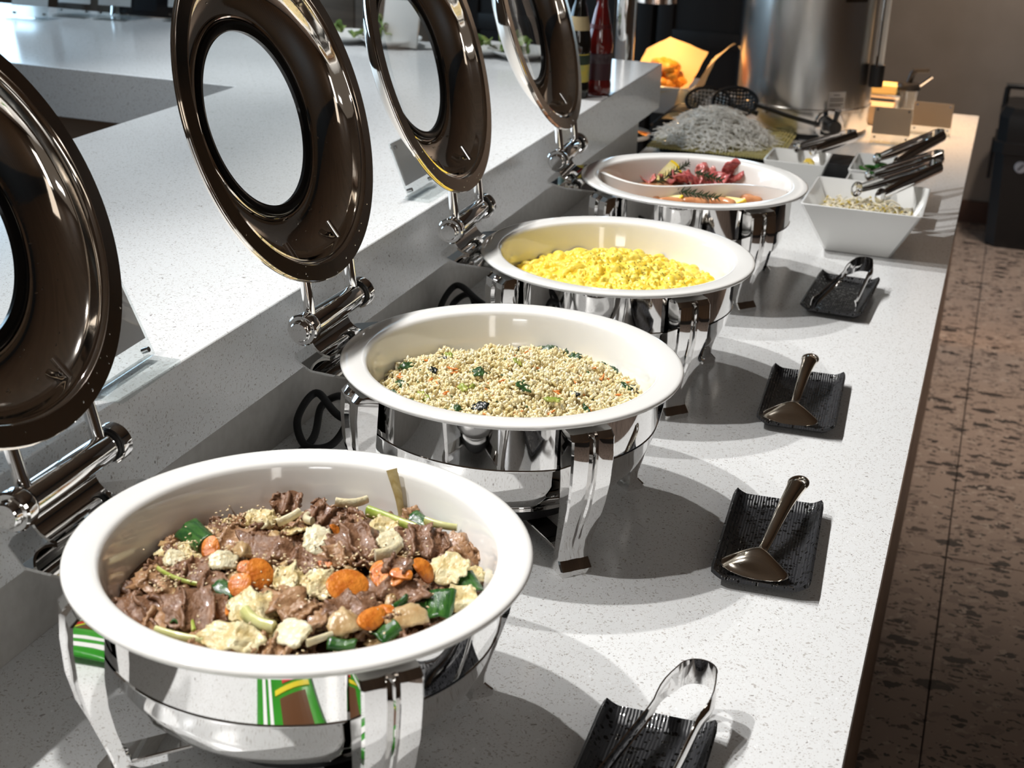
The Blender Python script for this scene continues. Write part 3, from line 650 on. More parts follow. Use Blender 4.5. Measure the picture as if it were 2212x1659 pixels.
# ---- fried rice
def island(name, cols, rough, sss=0.1, coat=0.2):
    mt = bpy.data.materials.new(name); mt.use_nodes = True; nt = mt.node_tree; b = nt.nodes['Principled BSDF']
    g = nt.nodes.new('ShaderNodeNewGeometry'); cr = nt.nodes.new('ShaderNodeValToRGB'); cr.color_ramp.interpolation = 'LINEAR'
    while len(cr.color_ramp.elements) < len(cols): cr.color_ramp.elements.new(0.5)
    for i, c in enumerate(cols): cr.color_ramp.elements[i].position = i/(len(cols)-1); cr.color_ramp.elements[i].color = (*c,1)
    nt.links.new(g.outputs['Random Per Island'], cr.inputs[0]); nt.links.new(cr.outputs[0], b.inputs['Base Color'])
    b.inputs['Roughness'].default_value = rough; b.inputs['Coat Weight'].default_value = coat
    b.inputs['Subsurface Weight'].default_value = sss; b.inputs['Subsurface Radius'].default_value = (0.003,0.002,0.0015)
    return mt
RICE = island('fried_rice', [(0.80,0.67,0.35),(0.86,0.76,0.47),(0.82,0.70,0.40),(0.90,0.85,0.66),(0.84,0.73,0.44),(0.77,0.63,0.30)], 0.28, 0.15)
C2 = SITES[1]
def rz_(x, y):
    rx, ry = x-C2[0], y-C2[1]; r2 = (rx*rx+ry*ry)/0.165**2
    return 0.149 + 0.027*(1-r2) + 0.008*nz(x*17+5, y*17, 1.1) + 0.004*nz(x*45, y*45, 2.2) + 0.008*math.exp(-((rx+0.03)**2+(ry-.06)**2)/.0016) 
def mound(name, c, f, R, m, n=60, nr=28):
    V = [(c[0], c[1], Z0+f(c[0],c[1]))]; F = []
    for i in range(1, nr+1):
        for k in range(n):
            a = 2*PI*k/n; r = R*i/nr; x, y = c[0]+r*math.cos(a), c[1]+r*math.sin(a); V.append((x, y, Z0+f(x,y)-.001))
    for k in range(n): F.append((0, 1+k, 1+(k+1)%n))
    for i in range(nr-1):
        for k in range(n): a = 1+i*n; F.append((a+k, a+n+k, a+n+(k+1)%n, a+(k+1)%n))
    return build(name, V, F, m, sharp=0)
P = []; Sc = []
for k in range(7800):
    r = 0.1645*math.sqrt(RS.uniform(0,1)); a = RS.uniform(0,2*PI); x, y = C2[0]+r*math.cos(a), C2[1]+r*math.sin(a)
    lum = 0.008*max(0, nz(x*70, y*70, 7.7)+.25)
    P.append((x, y, Z0+max(.136, rz_(x,y)+RS.uniform(-.003,.0030)+lum))); L = RS.uniform(.0038,.0050); Sc.append((L, L*.46, L*.42))
rice = stuff(scatter('fried_rice', P, Sc, RICE)); tag(rice, 'mound of golden fried rice grains in the second pan', 'rice')
rb = mound('rice_bed', C2, lambda x,y: rz_(x,y)-.003, 0.163, mat('rice_bed', (0.66,0.53,0.27), 0.5)); rb.parent = rice; stuff(rb)
CARB = mat('carrot_bits', (0.72,0.24,0.05), 0.35); GRB = mat('spinach', (0.012,0.040,0.012), 0.3, noise_col=(0.05,0.12,0.03), nscale=60, coat=.3); GRL = mat('leek_green', (0.22,0.30,0.04), 0.3, noise_col=(0.5,0.5,0.12), nscale=60)
P = []; Sc = []
for k in range(95):
    r = 0.155*math.sqrt(RS.uniform(0,1)); a = RS.uniform(0,2*PI); x, y = C2[0]+r*math.cos(a), C2[1]+r*math.sin(a)
    P.append((x, y, Z0+rz_(x,y)+.0045)); Sc.append((RS.uniform(.004,.0075), .0016, .0013))
tag(stuff(scatter('carrot_shreds', P, Sc, CARB, tilt=.5)), 'fine orange carrot shreds mixed through the fried rice', 'carrot')
P = []; Sc = []
for k in range(70):
    r = 0.155*math.sqrt(RS.uniform(0,1)); a = RS.uniform(0,2*PI); x, y = C2[0]+r*math.cos(a), C2[1]+r*math.sin(a)
    P.append((x, y, Z0+rz_(x,y)+.0045)); Sc.append((RS.uniform(.0012,.003), .0015, .0007))
tag(stuff(scatter('herb_flecks', P, Sc, GRB, tilt=.6)), 'dark green herb flecks mixed through the fried rice', 'herb')
def R8(cx, cy): return 780+cx/2.86, 720+cy/2.86
for cx, cy, wpx, hpx, rz, kd, lab in [
  (1195,82,215,70,.1,'d','largest dark green spinach leaf at the back right of the fried rice'),(300,205,150,60,.5,'d','dark green spinach leaf at the back left of the fried rice'),
  (165,215,90,35,-1.2,'d','curled dark green leaf tip at the far left of the rice'),(1010,330,120,90,1.2,'d','dark green leaf in the middle of the fried rice'),
  (735,240,110,70,.6,'d','dark green leaf left of the middle of the fried rice'),(440,230,60,50,.2,'k','small blackish leaf bit at the left of the fried rice'),
  (505,160,60,40,.6,'k','tiny blackish leaf bit at the back left'),(970,98,55,35,0,'k','tiny blackish leaf bit at the back centre'),
  (245,318,100,55,.1,'d','green leek square at the left of the fried rice'),(195,370,90,40,-.6,'d','dark green leaf bit at the front left rim of the rice'),
  (380,395,110,55,-.6,'l','yellow green leek bit at the front left of the rice'),(585,460,110,40,-.5,'d','dark green strip near the front rim of the rice'),
  (1395,470,60,55,1.0,'d','green leaf bit at the front right rim of the rice'),(1315,375,80,35,-.2,'k','blackish leaf strip right of the rice middle'),
  (1700,340,45,45,.2,'k','round black bit at the right rim of the rice'),(1635,330,35,75,1.2,'d','upright green sliver at the right of the rice'),
  (1720,250,40,80,1.3,'d','green sliver against the right pan wall'),(1630,240,90,60,.6,'d','green sprig at the right of the rice'),
  (1330,145,90,50,-.2,'d','green leaf bit behind the largest spinach leaf'),(1515,120,45,40,.5,'d','green leaf bit on the right hand rice peak'),
  (960,175,50,60,.8,'l','light green leek bit at the back middle of the rice'),(540,135,50,45,.4,'l','light green leek bit at the back left of the rice'),
  (630,335,60,55,1.0,'l','light green leek bit in the front middle of the rice'),(690,330,55,30,.1,'l','small yellow green leek bit beside another'),
  (1180,410,110,35,.4,'l','olive leek ring near the front right of the rice'),(740,450,110,60,.2,'k','grey black leaf scrap near the front rim')]:
    nseed += 1; s8 = 1/(2.86*1764)
    o = fold(wpx*s8*.9, hpx*s8*1.2, .0018, nseed, .0009, .9, 14, 10, .45, .0025, .002).obj('greens_bit', dict(d=GRB, k=mat('dark_leaf', (0.008,0.012,0.010), 0.3), l=GRL)[kd], sharp=0)
    p = at(*R8(cx,cy), .165)
    for _ in range(3): p = at(*R8(cx,cy), rz_(p.x,p.y)+.006)
    d = math.hypot(p.x-C2[0], p.y-C2[1])
    if d > .156: p.x = C2[0]+(p.x-C2[0])*.156/d; p.y = C2[1]+(p.y-C2[1])*.156/d; p.z = Z0+rz_(p.x,p.y)+.006
    o.location = p; o.rotation_euler = (.35, RS.uniform(-.3,.3), rz); tag(o, lab, 'greens', 'green bits in the fried rice')

# ---- scrambled eggs
EGG = mat('scrambled_egg', (0.86,0.60,0.035), 0.36, noise_col=(0.93,0.76,0.15), nscale=70, bump=0.45, bscale=260, coat=0.15, sss=0.25)
C3 = SITES[2]
n = 300; ax = np.linspace(-.166, .166, n); X, Y = np.meshgrid(ax, ax, indexing='ij'); RR = np.sqrt(X**2+Y**2)
H = 0.150 + 0.022*(1-(RR/.165)**2) + 0.012*np.exp(-((X+.02)**2+(Y-.06)**2)/.003)
H0 = H.copy()
for k in range(1150):
    r = .164*math.sqrt(RS.uniform(0,1)); a = RS.uniform(0,2*PI); cx, cy = r*math.cos(a), r*math.sin(a); s = RS.uniform(.006,.014) if k < 330 else RS.uniform(.0025,.0060)
    i0, i1 = np.searchsorted(ax, [cx-2*s, cx+2*s]); j0, j1 = np.searchsorted(ax, [cy-2*s, cy+2*s])
    ex = RS.uniform(.7,1.5); ca, sa = math.cos(a*3), math.sin(a*3); dx, dy = X[i0:i1,j0:j1]-cx, Y[i0:i1,j0:j1]-cy
    d2 = ((dx*ca+dy*sa)/ex)**2 + ((dy*ca-dx*sa)*ex)**2
    hb = 0.148 + 0.022*(1-(r/.165)**2) + 0.012*math.exp(-((cx+.02)**2+(cy-.06)**2)/.003) + (RS.uniform(-.008,.001) if k < 330 else RS.uniform(0,.0055))
    H[i0:i1,j0:j1] = np.maximum(H[i0:i1,j0:j1], np.where(d2 < s*s, hb + np.sqrt(np.maximum(s*s-d2,0))*1.0, 0))
keep = RR < .1645; idx = -np.ones((n,n), int); idx[keep] = np.arange(keep.sum())
V = np.stack([X[keep], Y[keep], np.minimum(H[keep], .20)], 1)
q = np.stack([idx[:-1,:-1], idx[1:,:-1], idx[1:,1:], idx[:-1,1:]], -1).reshape(-1,4); q = q[(q >= 0).all(1)]
egg = build('scrambled_eggs', V.tolist(), q.tolist(), EGG, sharp=0); egg.location = (C3[0], C3[1], Z0)
tag(stuff(egg), 'heap of bright yellow scrambled eggs in the third pan', 'eggs')
P = []; Sc = []
for k in range(230):
    c = at(*[(1300,575),(1380,590),(1440,585),(1290,560),(1345,600),(1400,575),(1470,600)][k % 7], .175); x, y = c.x-C3[0]+RS.normal(0,.022), c.y-C3[1]+RS.normal(0,.022)
    if math.hypot(x,y) > .15: continue
    i, j = np.searchsorted(ax, x), np.searchsorted(ax, y); P.append((C3[0]+x, C3[1]+y, Z0+H[i,j]+.0006)); Sc.append((RS.uniform(.0012,.0024), .0006, .0004))
tag(stuff(scatter('parsley_flecks', P, Sc, mat('dried_parsley', (0.10,0.13,0.02), .6), tilt=.5)), 'dried parsley flecks sprinkled on the scrambled eggs', 'herb')

# ---- divided pan: cured ham behind, sausages in front
HAM = mat('cured_ham', (0.30,0.040,0.050), 0.22, noise_col=(0.58,0.16,0.14), nscale=60, bump=.3, bscale=140, coat=.4, sss=.2, stretch=(1,4,1))
HAMP = mat('cooked_ham_pink', (0.62,0.24,0.20), 0.25, noise_col=(0.45,0.10,0.09), nscale=50, bump=.2, bscale=120, coat=.4, sss=.2)
LEMR = mat('lemon_peel', (0.85,0.60,0.02), 0.3, bump=.2, bscale=500); LEMF = mat('lemon_flesh', (0.82,0.70,0.25), 0.2, noise_col=(0.90,0.84,0.50), nscale=60, sss=.2)
ROSE = mat('rosemary', (0.03,0.065,0.025), 0.45); SAUS = mat('sausage', (0.56,0.22,0.09), 0.2, noise_col=(0.66,0.33,0.16), nscale=50, coat=.5, sss=.15)
def ham(px, py, z, w, h, rx, ry, rz, m_, lab):
    global nseed
    nseed += 1; o = crumple(w, h, .014, nseed, .0022, 38, 18, 13, .012).obj('ham_slice', m_, sharp=0); o.location = at(px, py, z); o.rotation_euler = (rx, ry, rz); tag(o, lab, 'ham', 'cured ham in the divided pan')
for a in [(1580,372,.183,.045,.055,1.2,.1,.4,HAM,'deep red ham fold standing tallest at the right of the pan'),(1545,388,.172,.05,.045,.5,.2,.2,HAM,'red ham slice left of the tallest fold'),
  (1520,378,.172,.05,.05,.7,-.3,1.0,HAMP,'pale red ham slice in the middle of the heap'),(1495,388,.168,.045,.04,.4,.3,.5,HAM,'red ham fold beside the rosemary'),
  (1470,385,.168,.045,.045,.6,.1,1.6,HAM,'dark red ham fold left of the heap middle'),(1398,386,.160,.035,.035,.6,.2,.3,HAMP,'pink ham fold left of the lemon slice'),
  (1375,390,.154,.04,.03,.1,0,.2,HAM,'flat red ham slice at the left of the pan'),(1605,393,.160,.045,.035,.2,.3,.2,HAM,'thin red ham slice at the right end of the heap'),
  (1555,392,.158,.05,.04,.3,.1,.8,HAMP,'pink ham slice low in front of the tallest fold'),(1450,392,.158,.05,.035,.2,0,.1,HAM,'low dark red ham slice below the rosemary')]: ham(*a)
def lemon(px, py, z, r, rx, ry, rz, lab):
    t = thing('lemon_slice', lab, 'lemon', at(px,py,z), 0, 'lemon slices in the divided pan'); t.rotation_euler = (rx,ry,rz)
    n = 24; poly = [(r*math.cos(PI*k/n), r*math.sin(PI*k/n)) for k in range(n+1)]; MB().prism([(x*.88,y*.88) for x,y in poly], -.0032, .0032).obj('flesh', LEMF, t)
    b = MB(); pr = []
    V = []; F = []
    for k in range(n+1):
        for s, z_ in ((1,-.003),(1,.003),(.885,.0034),(.885,-.0034)): V.append((poly[k][0]*s, poly[k][1]*s, z_))
    for k in range(n):
        for q in range(4): F.append((k*4+q, k*4+(q+1)%4, k*4+4+(q+1)%4, k*4+4+q))
    F.append((0,1,2,3)); F.append((n*4+3,n*4+2,n*4+1,n*4)); b.add(V,F).obj('peel', LEMR, t)
lemon(1432,382,.164,.038, 1.0,-.25,.35, 'half lemon slice standing behind the rosemary in the ham side')
lemon(1425,392,.157,.022, .5,.1,.1, 'small half lemon slice lying in front of the standing one')
lemon(1440,424,.176,.034, -.35,.15,PI-.2, 'long lemon wedge at the left of the sausages')
lemon(1590,430,.174,.024, -.35,.1,PI-.5, 'lemon wedge at the right of the sausages')
def rosemary(px, py, z, L, rz, ry, lab):
    t = thing('rosemary_sprig', lab, 'rosemary', at(px,py,z), rz, 'rosemary sprigs in the divided pan'); t.rotation_euler = (0,ry,rz)
    MB().tube([(-L/2,0,0),(0,.002,.003),(L/2,0,0)], .0009, 6).obj('stem', ROSE, t); b = MB()
    for k in range(46):
        u = -L/2 + L*k/46; a = k*2.4; d = Vector((.6, math.cos(a)*.8, math.sin(a)*.8)).normalized(); l = .016*(1-.4*k/46)
        b.tube([Vector((u,0,.002)), Vector((u,0,.002))+d*l*.5, Vector((u,0,.002))+d*l], [.0011,.0013,.0004], 5, flat=.4)
    stuff(b.obj('needles', ROSE, t))
rosemary(1455,375,.176,.075,.7,-.5,'dark green rosemary sprig leaning across the ham')
rosemary(1505,422,.184,.085,-.15,0,'dark green rosemary sprig lying across the sausages')
rosemary(1530,383,.180,.06,-.3,.1,'thin rosemary twig on top of the ham heap')
for k, (px, py, L, rz, lab) in enumerate([(1548,420,.05,.6,'plump sausage right of the rosemary'),(1600,428,.06,-.3,'long sausage at the right end of the front half'),(1460,415,.05,.1,'sausage behind the lemon wedge'),(1400,428,.05,-.4,'sausage at the left end of the front half'),
     (1500,440,.05,.2,'sausage under the rosemary sprig'),(1560,440,.05,-.1,'sausage against the front wall of the pan'),(1450,440,.05,.3,'sausage in front of the long lemon wedge'),(1380,422,.04,.9,'short sausage end at far left of the front half'),(1625,437,.04,.5,'short sausage end at far right of the front half')]):
    b = MB().tube(smooth_path([(-L/2,0,0),(0,.006,0),(L/2,0,0)],6), [.004,.008,.0098,.0105,.011,.011,.011,.011,.011,.0105,.0098,.008,.004], 14)
    o = b.obj('sausage', SAUS, sharp=0); o.location = at(px,py,.170); o.rotation_euler = (0,0,rz); tag(o, lab, 'sausage', 'sausages in the divided pan')
bb = MB().lathe([(0,.156),(.12,.156),(.1650,.1562)], 96).obj('pan_juice', mat('pan_juice', (0.34,0.15,0.07), .12, noise_col=(.5,.28,.16), nscale=40, coat=.5)); bb.location = (SITES[3][0], SITES[3][1], Z0); tag(bb, 'thin pinkish juice in the bottom of the divided pan', 'juice')

# ================================================================== SERVING TRAYS AND TOOLS
def tray_mat():
    mt = bpy.data.materials.new('black_glazed_tray'); mt.use_nodes = True; nt = mt.node_tree; b = nt.nodes['Principled BSDF']; N = nt.nodes.new; L = nt.links.new
    tc = N('ShaderNodeTexCoord')
    v = N('ShaderNodeTexVoronoi'); v.inputs['Scale'].default_value = 190; L(tc.outputs['Object'], v.inputs['Vector'])
    sp = N('ShaderNodeSeparateColor'); L(v.outputs['Color'], sp.inputs[0])
    th = N('ShaderNodeMath'); th.operation = 'MULTIPLY'; th.inputs[1].default_value = 0.62; L(sp.outputs[0], th.inputs[0])
    lt = N('ShaderNodeMath'); lt.operation = 'LESS_THAN'; L(v.outputs['Distance'], lt.inputs[0]); L(th.outputs[0], lt.inputs[1])
    mx = N('ShaderNodeMixRGB'); mx.inputs[1].default_value = (0.016,0.0165,0.019,1); mx.inputs[2].default_value = (0.004,0.004,0.004,1); L(lt.outputs[0], mx.inputs[0]); L(mx.outputs[0], b.inputs['Base Color'])
    rr = N('ShaderNodeMapRange'); rr.inputs['To Min'].default_value = 0.42; rr.inputs['To Max'].default_value = 0.10; L(lt.outputs[0], rr.inputs[0]); L(rr.outputs[0], b.inputs['Roughness'])
    wv = N('ShaderNodeTexWave'); wv.inputs['Scale'].default_value = 90; wv.inputs['Distortion'].default_value = 1.5; L(tc.outputs['Object'], wv.inputs['Vector'])
    ad = N('ShaderNodeMath'); ad.operation = 'MULTIPLY_ADD'; ad.inputs[1].default_value = 0.6; L(lt.outputs[0], ad.inputs[0]); L(wv.outputs['Fac'], ad.inputs[2])
    bp = N('ShaderNodeBump'); bp.inputs['Strength'].default_value = 0.35; bp.inputs['Distance'].default_value = 0.0012; L(ad.outputs[0], bp.inputs['Height']); L(bp.outputs[0], b.inputs['Normal'])
    return mt
TRAYM = tray_mat()
def tray(label, x, y, rz, w=0.112, l=0.232):
    nu, nv = 33, 45; P = np.zeros((nu,nv,3))
    for i in range(nu):
        for j in range(nv):
            u = -1+2*i/(nu-1); v = -1+2*j/(nv-1)
            a = max(0,(abs(u)-.72)/.28); c = max(0,(abs(v)-.86)/.14)
            z = 0.0150*a**1.4*(1-.30*c) + 0.0085*c*(1-.35*a)
            P[i,j] = (u*w/2*(1-.02*c), v*l/2*(1-.02*a), 0.005 + z)
    b = MB().sheet(P, 0.0042)
    b.bbox(-w*.30, w*.30, -l*.38, l*.38, 0.0, 0.0042, .001, 1)
    o = b.obj('serving_tray', TRAYM, sharp=50); o.location = (x, y, Z0); o.rotation_euler = (0,0,rz)
    return tag(o, label, 'tray', 'black speckled trays along the worktop edge')
tray('black speckled tray nearest the camera, with tongs on it', 0.304, 0.020, math.radians(2))
tray('black speckled tray holding the spoon beside the fried rice', 0.3385, 0.545, math.radians(3.5))
tray('black speckled tray holding the spoon beside the scrambled eggs', 0.3085, 1.025, math.radians(3))
tray('black speckled tray under tongs beside the divided pan', 0.300, 1.575, math.radians(-2))
def tongs(label, ue, a1, a2, band=0.030, arm=0.019, rU=0.019, tip='flat', group='serving tongs'):
    """spring tongs: U bend at ue, arms ending at a1 and a2 (points on a vertical-banded strip)"""
    t = thing('serving_tongs', label, 'tongs', ue, 0, group)
    ue = Vector(ue); a1 = Vector(a1)-ue; a2 = Vector(a2)-ue
    mid = ((a1+a2)/2).normalized(); perp = (a1-a2).normalized(); upv = mid.cross(perp).normalized()
    if upv.z < 0: upv = -upv
    # bend
    n = 15; V = []; pts = []
    for k in range(n):
        an = PI*(0.02+0.96*k/(n-1)); pts.append(perp*(rU*math.cos(an)) - mid*(rU*math.sin(an)) + mid*rU)
    P = np.zeros((n,2,3))
    for k in range(n): P[k,0] = pts[k]+upv*band/2; P[k,1] = pts[k]-upv*band/2
    MB().sheet(P, 0.0012).obj('spring_bend', CHROME, t, sharp=60)
    for e, s in ((a1,1),(a2,-1)):
        st = pts[0] if s > 0 else pts[-1]; d = e-st; nn = 22; P = np.zeros((nn,5,3)); side = d.cross(upv).normalized()
        if side.dot(perp)*s < 0: side = -side
        for k in range(nn):
            u = k/(nn-1); w = band + (arm-band)*min(1, u*5)
            c = st + d*u + side*(0.004*math.sin(min(1,u*4)*PI))
            tw = 0.0
            if tip == 'spoon' and u > .84: w = arm + (0.028-arm)*math.sin((u-.84)/.16*PI*.8)
            elif u > .86: w = arm*(1+.5*(u-.86)/.14) + (.0016 if k % 2 else 0)
            for j in range(5):
                q = -1+j/2; P[k,j] = c + upv*(q*w/2) + side*(0.0035*(1-q*q)*min(1,u*6))
        MB().sheet(P, 0.0014).obj('arm', CHROME, t, sharp=60)
    return t
tongs('stainless spring tongs on the tray nearest the camera', (0.331,0.176,Z0+.046), (0.262,-0.055,Z0+.024), (0.331,-0.06,Z0+.024), group='spring tongs lying on trays')
tongs('stainless spring tongs with scalloped tips on the tray beside the divided pan', (0.329,1.675,Z0+.048), (0.262,1.465,Z0+.022), (0.334,1.475,Z0+.022), rU=.017, group='spring tongs lying on trays')
TINTST = mat('reflection_tinted_steel', (0.92,0.84,0.72), 0.07, 1.0)  # brown ceiling reflection tinted into the colour of plain steel
def spoon(label, bowl, end, w=0.084):
    t = thing('serving_spoon', label, 'serving spoon', bowl, 0, 'serving spoons lying on trays'); bowl = Vector(bowl); e = Vector(end)-bowl
    h = Vector((e.x,e.y,0)).normalized(); sx = Vector((h.y,-h.x,0))
    # bowl lying face down: wide oval shell
    nu, nv = 25, 15; P = np.zeros((nu,nv,3)); l = 0.050
    for i in range(nu):
        for j in range(nv):
            a = -1+2*i/(nu-1); v = j/(nv-1)
            q_ = min(1,(v+.05)/.71); ww = w/2*(q_*q_*(3-2*q_) if v < .66 else math.sqrt(max(0,1-((v-.66)/.345)**2)))
            ww = max(ww, .0065)
            z = 0.016*(1-a*a)*math.sin(min(1,v*1.15)*PI)**.7 + 0.012*(1-v) + .002
            c = h*(l*(.5-v)) + sx*(a*ww); P[i,j] = (c.x, c.y, z)
    MB().sheet(P, 0.0014).obj('spoon_bowl', TINTST, t, sharp=0)
    s0 = h*(l*.5) + Vector((0,0,.014)); pts = smooth_path([s0 - h*.006, s0+h*.02+Vector((0,0,.004)), s0.lerp(e,.55)+Vector((0,0,.006)), e-h*.02], 8)
    b = MB().tube(pts, [0.0068-0.0018*math.sin(min(1,k/9)*PI/2)+.0050*(k/24)**2 for k in range(len(pts))], 12, flat=1.25, up=(0,0,1)); b.obj('handle', TINTST, t, sharp=0)
    ring = [(e-h*.012) + h*(.016*math.cos(a)) + sx*(.0105*math.sin(a)) + Vector((0,0,.001*math.cos(a))) for a in np.linspace(0,2*PI,28)]
    MB().tube(ring, .0034, 8, False).obj('hanging_loop', TINTST, t, sharp=0)
    return t
spoon('steel serving spoon on the tray beside the fried rice', (0.3345,0.470,Z0+.0085), (0.357,0.652,Z0+.050))
spoon('steel serving spoon on the tray beside the scrambled eggs', (0.303,0.945,Z0+.0085), (0.306,1.112,Z0+.050))

# power cords behind the dishes
def cord(label, pts):
    o = MB().tube(smooth_path(pts, 10), 0.0055, 10).obj('power_cord', RUBBER, sharp=0); return tag(o, label, 'power cord', 'black power cords behind the dishes')
cord('black power cord looping beside the fried rice dish', [(-0.19,0.60,Z0+.035),(-0.262,0.60,Z0+.050),(-0.315,0.635,Z0+.063),(-0.327,0.60,Z0+.035),(-0.300,0.57,Z0+.012),(-0.262,0.57,Z0+.02),(-0.252,0.60,Z0+.045),(-0.285,0.655,Z0+.055),(-0.322,0.665,Z0+.030),(-0.305,0.60,Z0+.008),(-0.305,0.50,Z0+.0058),(-0.29,0.40,Z0+.0058),(-0.28,0.28,Z0+.0058)])
cord('black power cord looping beside the scrambled egg dish', [(-0.19,1.10,Z0+.035),(-0.255,1.13,Z0+.055),(-0.315,1.18,Z0+.060),(-0.325,1.13,Z0+.030),(-0.29,1.09,Z0+.012),(-0.255,1.11,Z0+.03),(-0.285,1.17,Z0+.050),(-0.322,1.19,Z0+.025),(-0.31,1.10,Z0+.0058),(-0.30,0.98,Z0+.0058)])
cord('black power cord rising behind the divided pan dish', [(-0.19,1.62,Z0+.035),(-0.25,1.62,Z0+.05),(-0.30,1.66,Z0+.05),(-0.32,1.62,Z0+.02),(-0.30,1.52,Z0+.0058),(-0.28,1.42,Z0+.0058)])

# ================================================================== SIGN HOLDERS ON THE LEDGE
PAPER = mat('printed_card', (0.52,0.50,0.50), 0.6); REDINK = mat('red_ink', (0.35,0.06,0.05), 0.6); PIN = mat('steel_pin', (0.6,0.6,0.6), .2, 1.0)
def sign(label, x, y, rz, w=0.125, h=0.095, lean=0.30, base=True, m_=PAPER, z=ZL, text=None):
    t = thing('acrylic_sign_holder', label, 'sign holder', (x, y, z), rz, 'clear acrylic sign holders')
    M = T(0,.004,.0065) @ Rx(-lean)                    # faces -y, leans back
    MB().bbox(-w/2, w/2, -.0032, .0032, 0, h, .0006, 1, M).obj('acrylic_panel', ACRYL, t, sharp=20)
    MB().bbox(-w/2+.001, w/2-.001, -.0005, .0005, h*.20, h-.001, .0001, 1, M).obj('card', m_, t, sharp=20)
    MB().bbox(-w/2, w/2, -.030, .012, 0, .006, .0008, 1).obj('acrylic_foot', ACRYL, t, sharp=20)
    for px in (-w/2+.010, w/2-.010):
        for pz in (.009, h-.009): MB().lathe([(0,.0045),(.0032,.0045),(.0032,-.0045),(0,-.0045)], 14, M @ T(px,0,pz) @ Rx(PI/2)).obj('magnet_pin', PIN, t)
    if text:
        for lx, lz, lw_ in text: MB().box(lx, lx+lw_, -.0040, -.0034, lz, lz+.0022, M).obj('red_print', REDINK, t, smooth=False)
    return t
sign('clear acrylic sign holder leaning on the ledge beside the nearest lid', -0.327, 0.205, PI/2+.05, .125, .105, .42, text=[(.026, .093, .022), (.018, .086, .034)])
sign('clear acrylic sign holder at the ledge edge behind the third lid', -0.345, 1.10, PI/2, .11, .09, .40)

# ================================================================== BOTTLES, LAMP POST
SOYG = mat('dark_sauce_glass', (0.006,0.005,0.004), 0.05, coat=.5); REDG = mat('red_sauce_glass', (0.10,0.006,0.006), 0.08, coat=.6, noise_col=(0.14,.012,.008), nscale=8)
def bottle(label, x, y, m_, R, H, band, capm, labm):
    t = thing('sauce_bottle', label, 'bottle', (x, y, ZL), 0, 'sauce bottles on the ledge')
    MB().lathe([(0,0),(R*.92,0),(R,.004),(R,H*.10),(R*.93,H*.14),(R*.93,H*.40),(R,H*.45),(R*.97,H*.52),(R*.55,H*.78),(R*.42,H*.84),(R*.42,H*.92),(0,H*.92)], 40).obj('glass_body', m_, t)
    MB().lathe([(0,H*.92),(R*.50,H*.92),(R*.50,H),(R*.44,H*1.01),(0,H*1.01)], 28).obj('cap', capm, t)
    lb = MB().lathe([(R*.93+.0006,H*.145),(R*.93+.0006,H*.395)], 40).obj('paper_label', labm[0], t)
    MB().lathe([(R*.93+.0009,H*.30),(R*.93+.0009,H*.385)], 40).obj('label_print', labm[1], lb)
    nb = MB().lathe([(np.interp(z,[.52,.78,.84],[R*.97,R*.55,R*.42])+.0008, H*z) for z in band], 36).obj('neck_label', labm[2], t)
    return t
YEL = mat('yellow_label', (0.55,0.40,0.05), .5, noise_col=(.35,.36,.10), nscale=50); DG = mat('dark_green_print', (0.015,0.03,0.015), .5); CRM = mat('cream_label', (0.42,0.33,0.18), .5)
bottle('dark soy sauce bottle with a yellow label on the ledge', -0.372, 2.055, SOYG, .030, .245, (.60,.66,.72), BLACKP, (YEL, DG, CRM))
bottle('red sauce bottle with a deep red body on the ledge', -0.338, 2.115, REDG, .030, .235, (.62,.66), mat('red_cap', (0.28,0.03,0.02), .35), (mat('maroon_label', (0.035,0.006,0.010), .4), mat('grey_print', (0.07,0.05,0.055), .5, noise_col=(.03,.01,.012), nscale=80), mat('maroon_band', (.09,.01,.01), .4)))
lp = thing('heat_lamp', 'chrome heat lamp post with a hanging shade over the fried snacks', 'heat lamp', (-0.458, 2.80, Z0))
MB().lathe([(0,0),(.09,0),(.09,.012),(.035,.018),(0,.018)], 48).obj('base', CHROME, lp)
MB().lathe([(.030,.017),(.030,.62),(0,.622)], 40).obj('post', CHROME, lp)
MB().tube(smooth_path([(0,0,.60),(0,.12,.66),(0,.30,.64),(-.012,.40,.52)],6), .009, 12).obj('arm', CHROME, lp)
MB().lathe([(.060,.318),(.062,.318),(.058,.36),(.035,.44),(.012,.50),(0,.52)], 48, T(-.012,.40,0)).obj('lamp_shade', mat('copper_shade', (0.62,0.45,0.36), .2, 1.0), lp)
MB().lathe([(0,.335),(.016,.345),(.022,.365),(.014,.395),(.010,.41)], 24, T(-.012,.40,0)).obj('bulb', mat('lamp_bulb', (1,.8,.5), .3, emit=(1.0,.62,.28), estr=5), lp)
hl = spot('heat_lamp_light', (-0.47, 3.20, Z0+.325), (-0.44, 3.22, Z0), 5, 150, .5, (1.0,.58,.24), .02)
spot('heat_lamp_light', (0.20, 3.42, Z0+.60), (0.21, 3.33, Z0), 34, 96, .8, (1.0,.56,.24), .03)

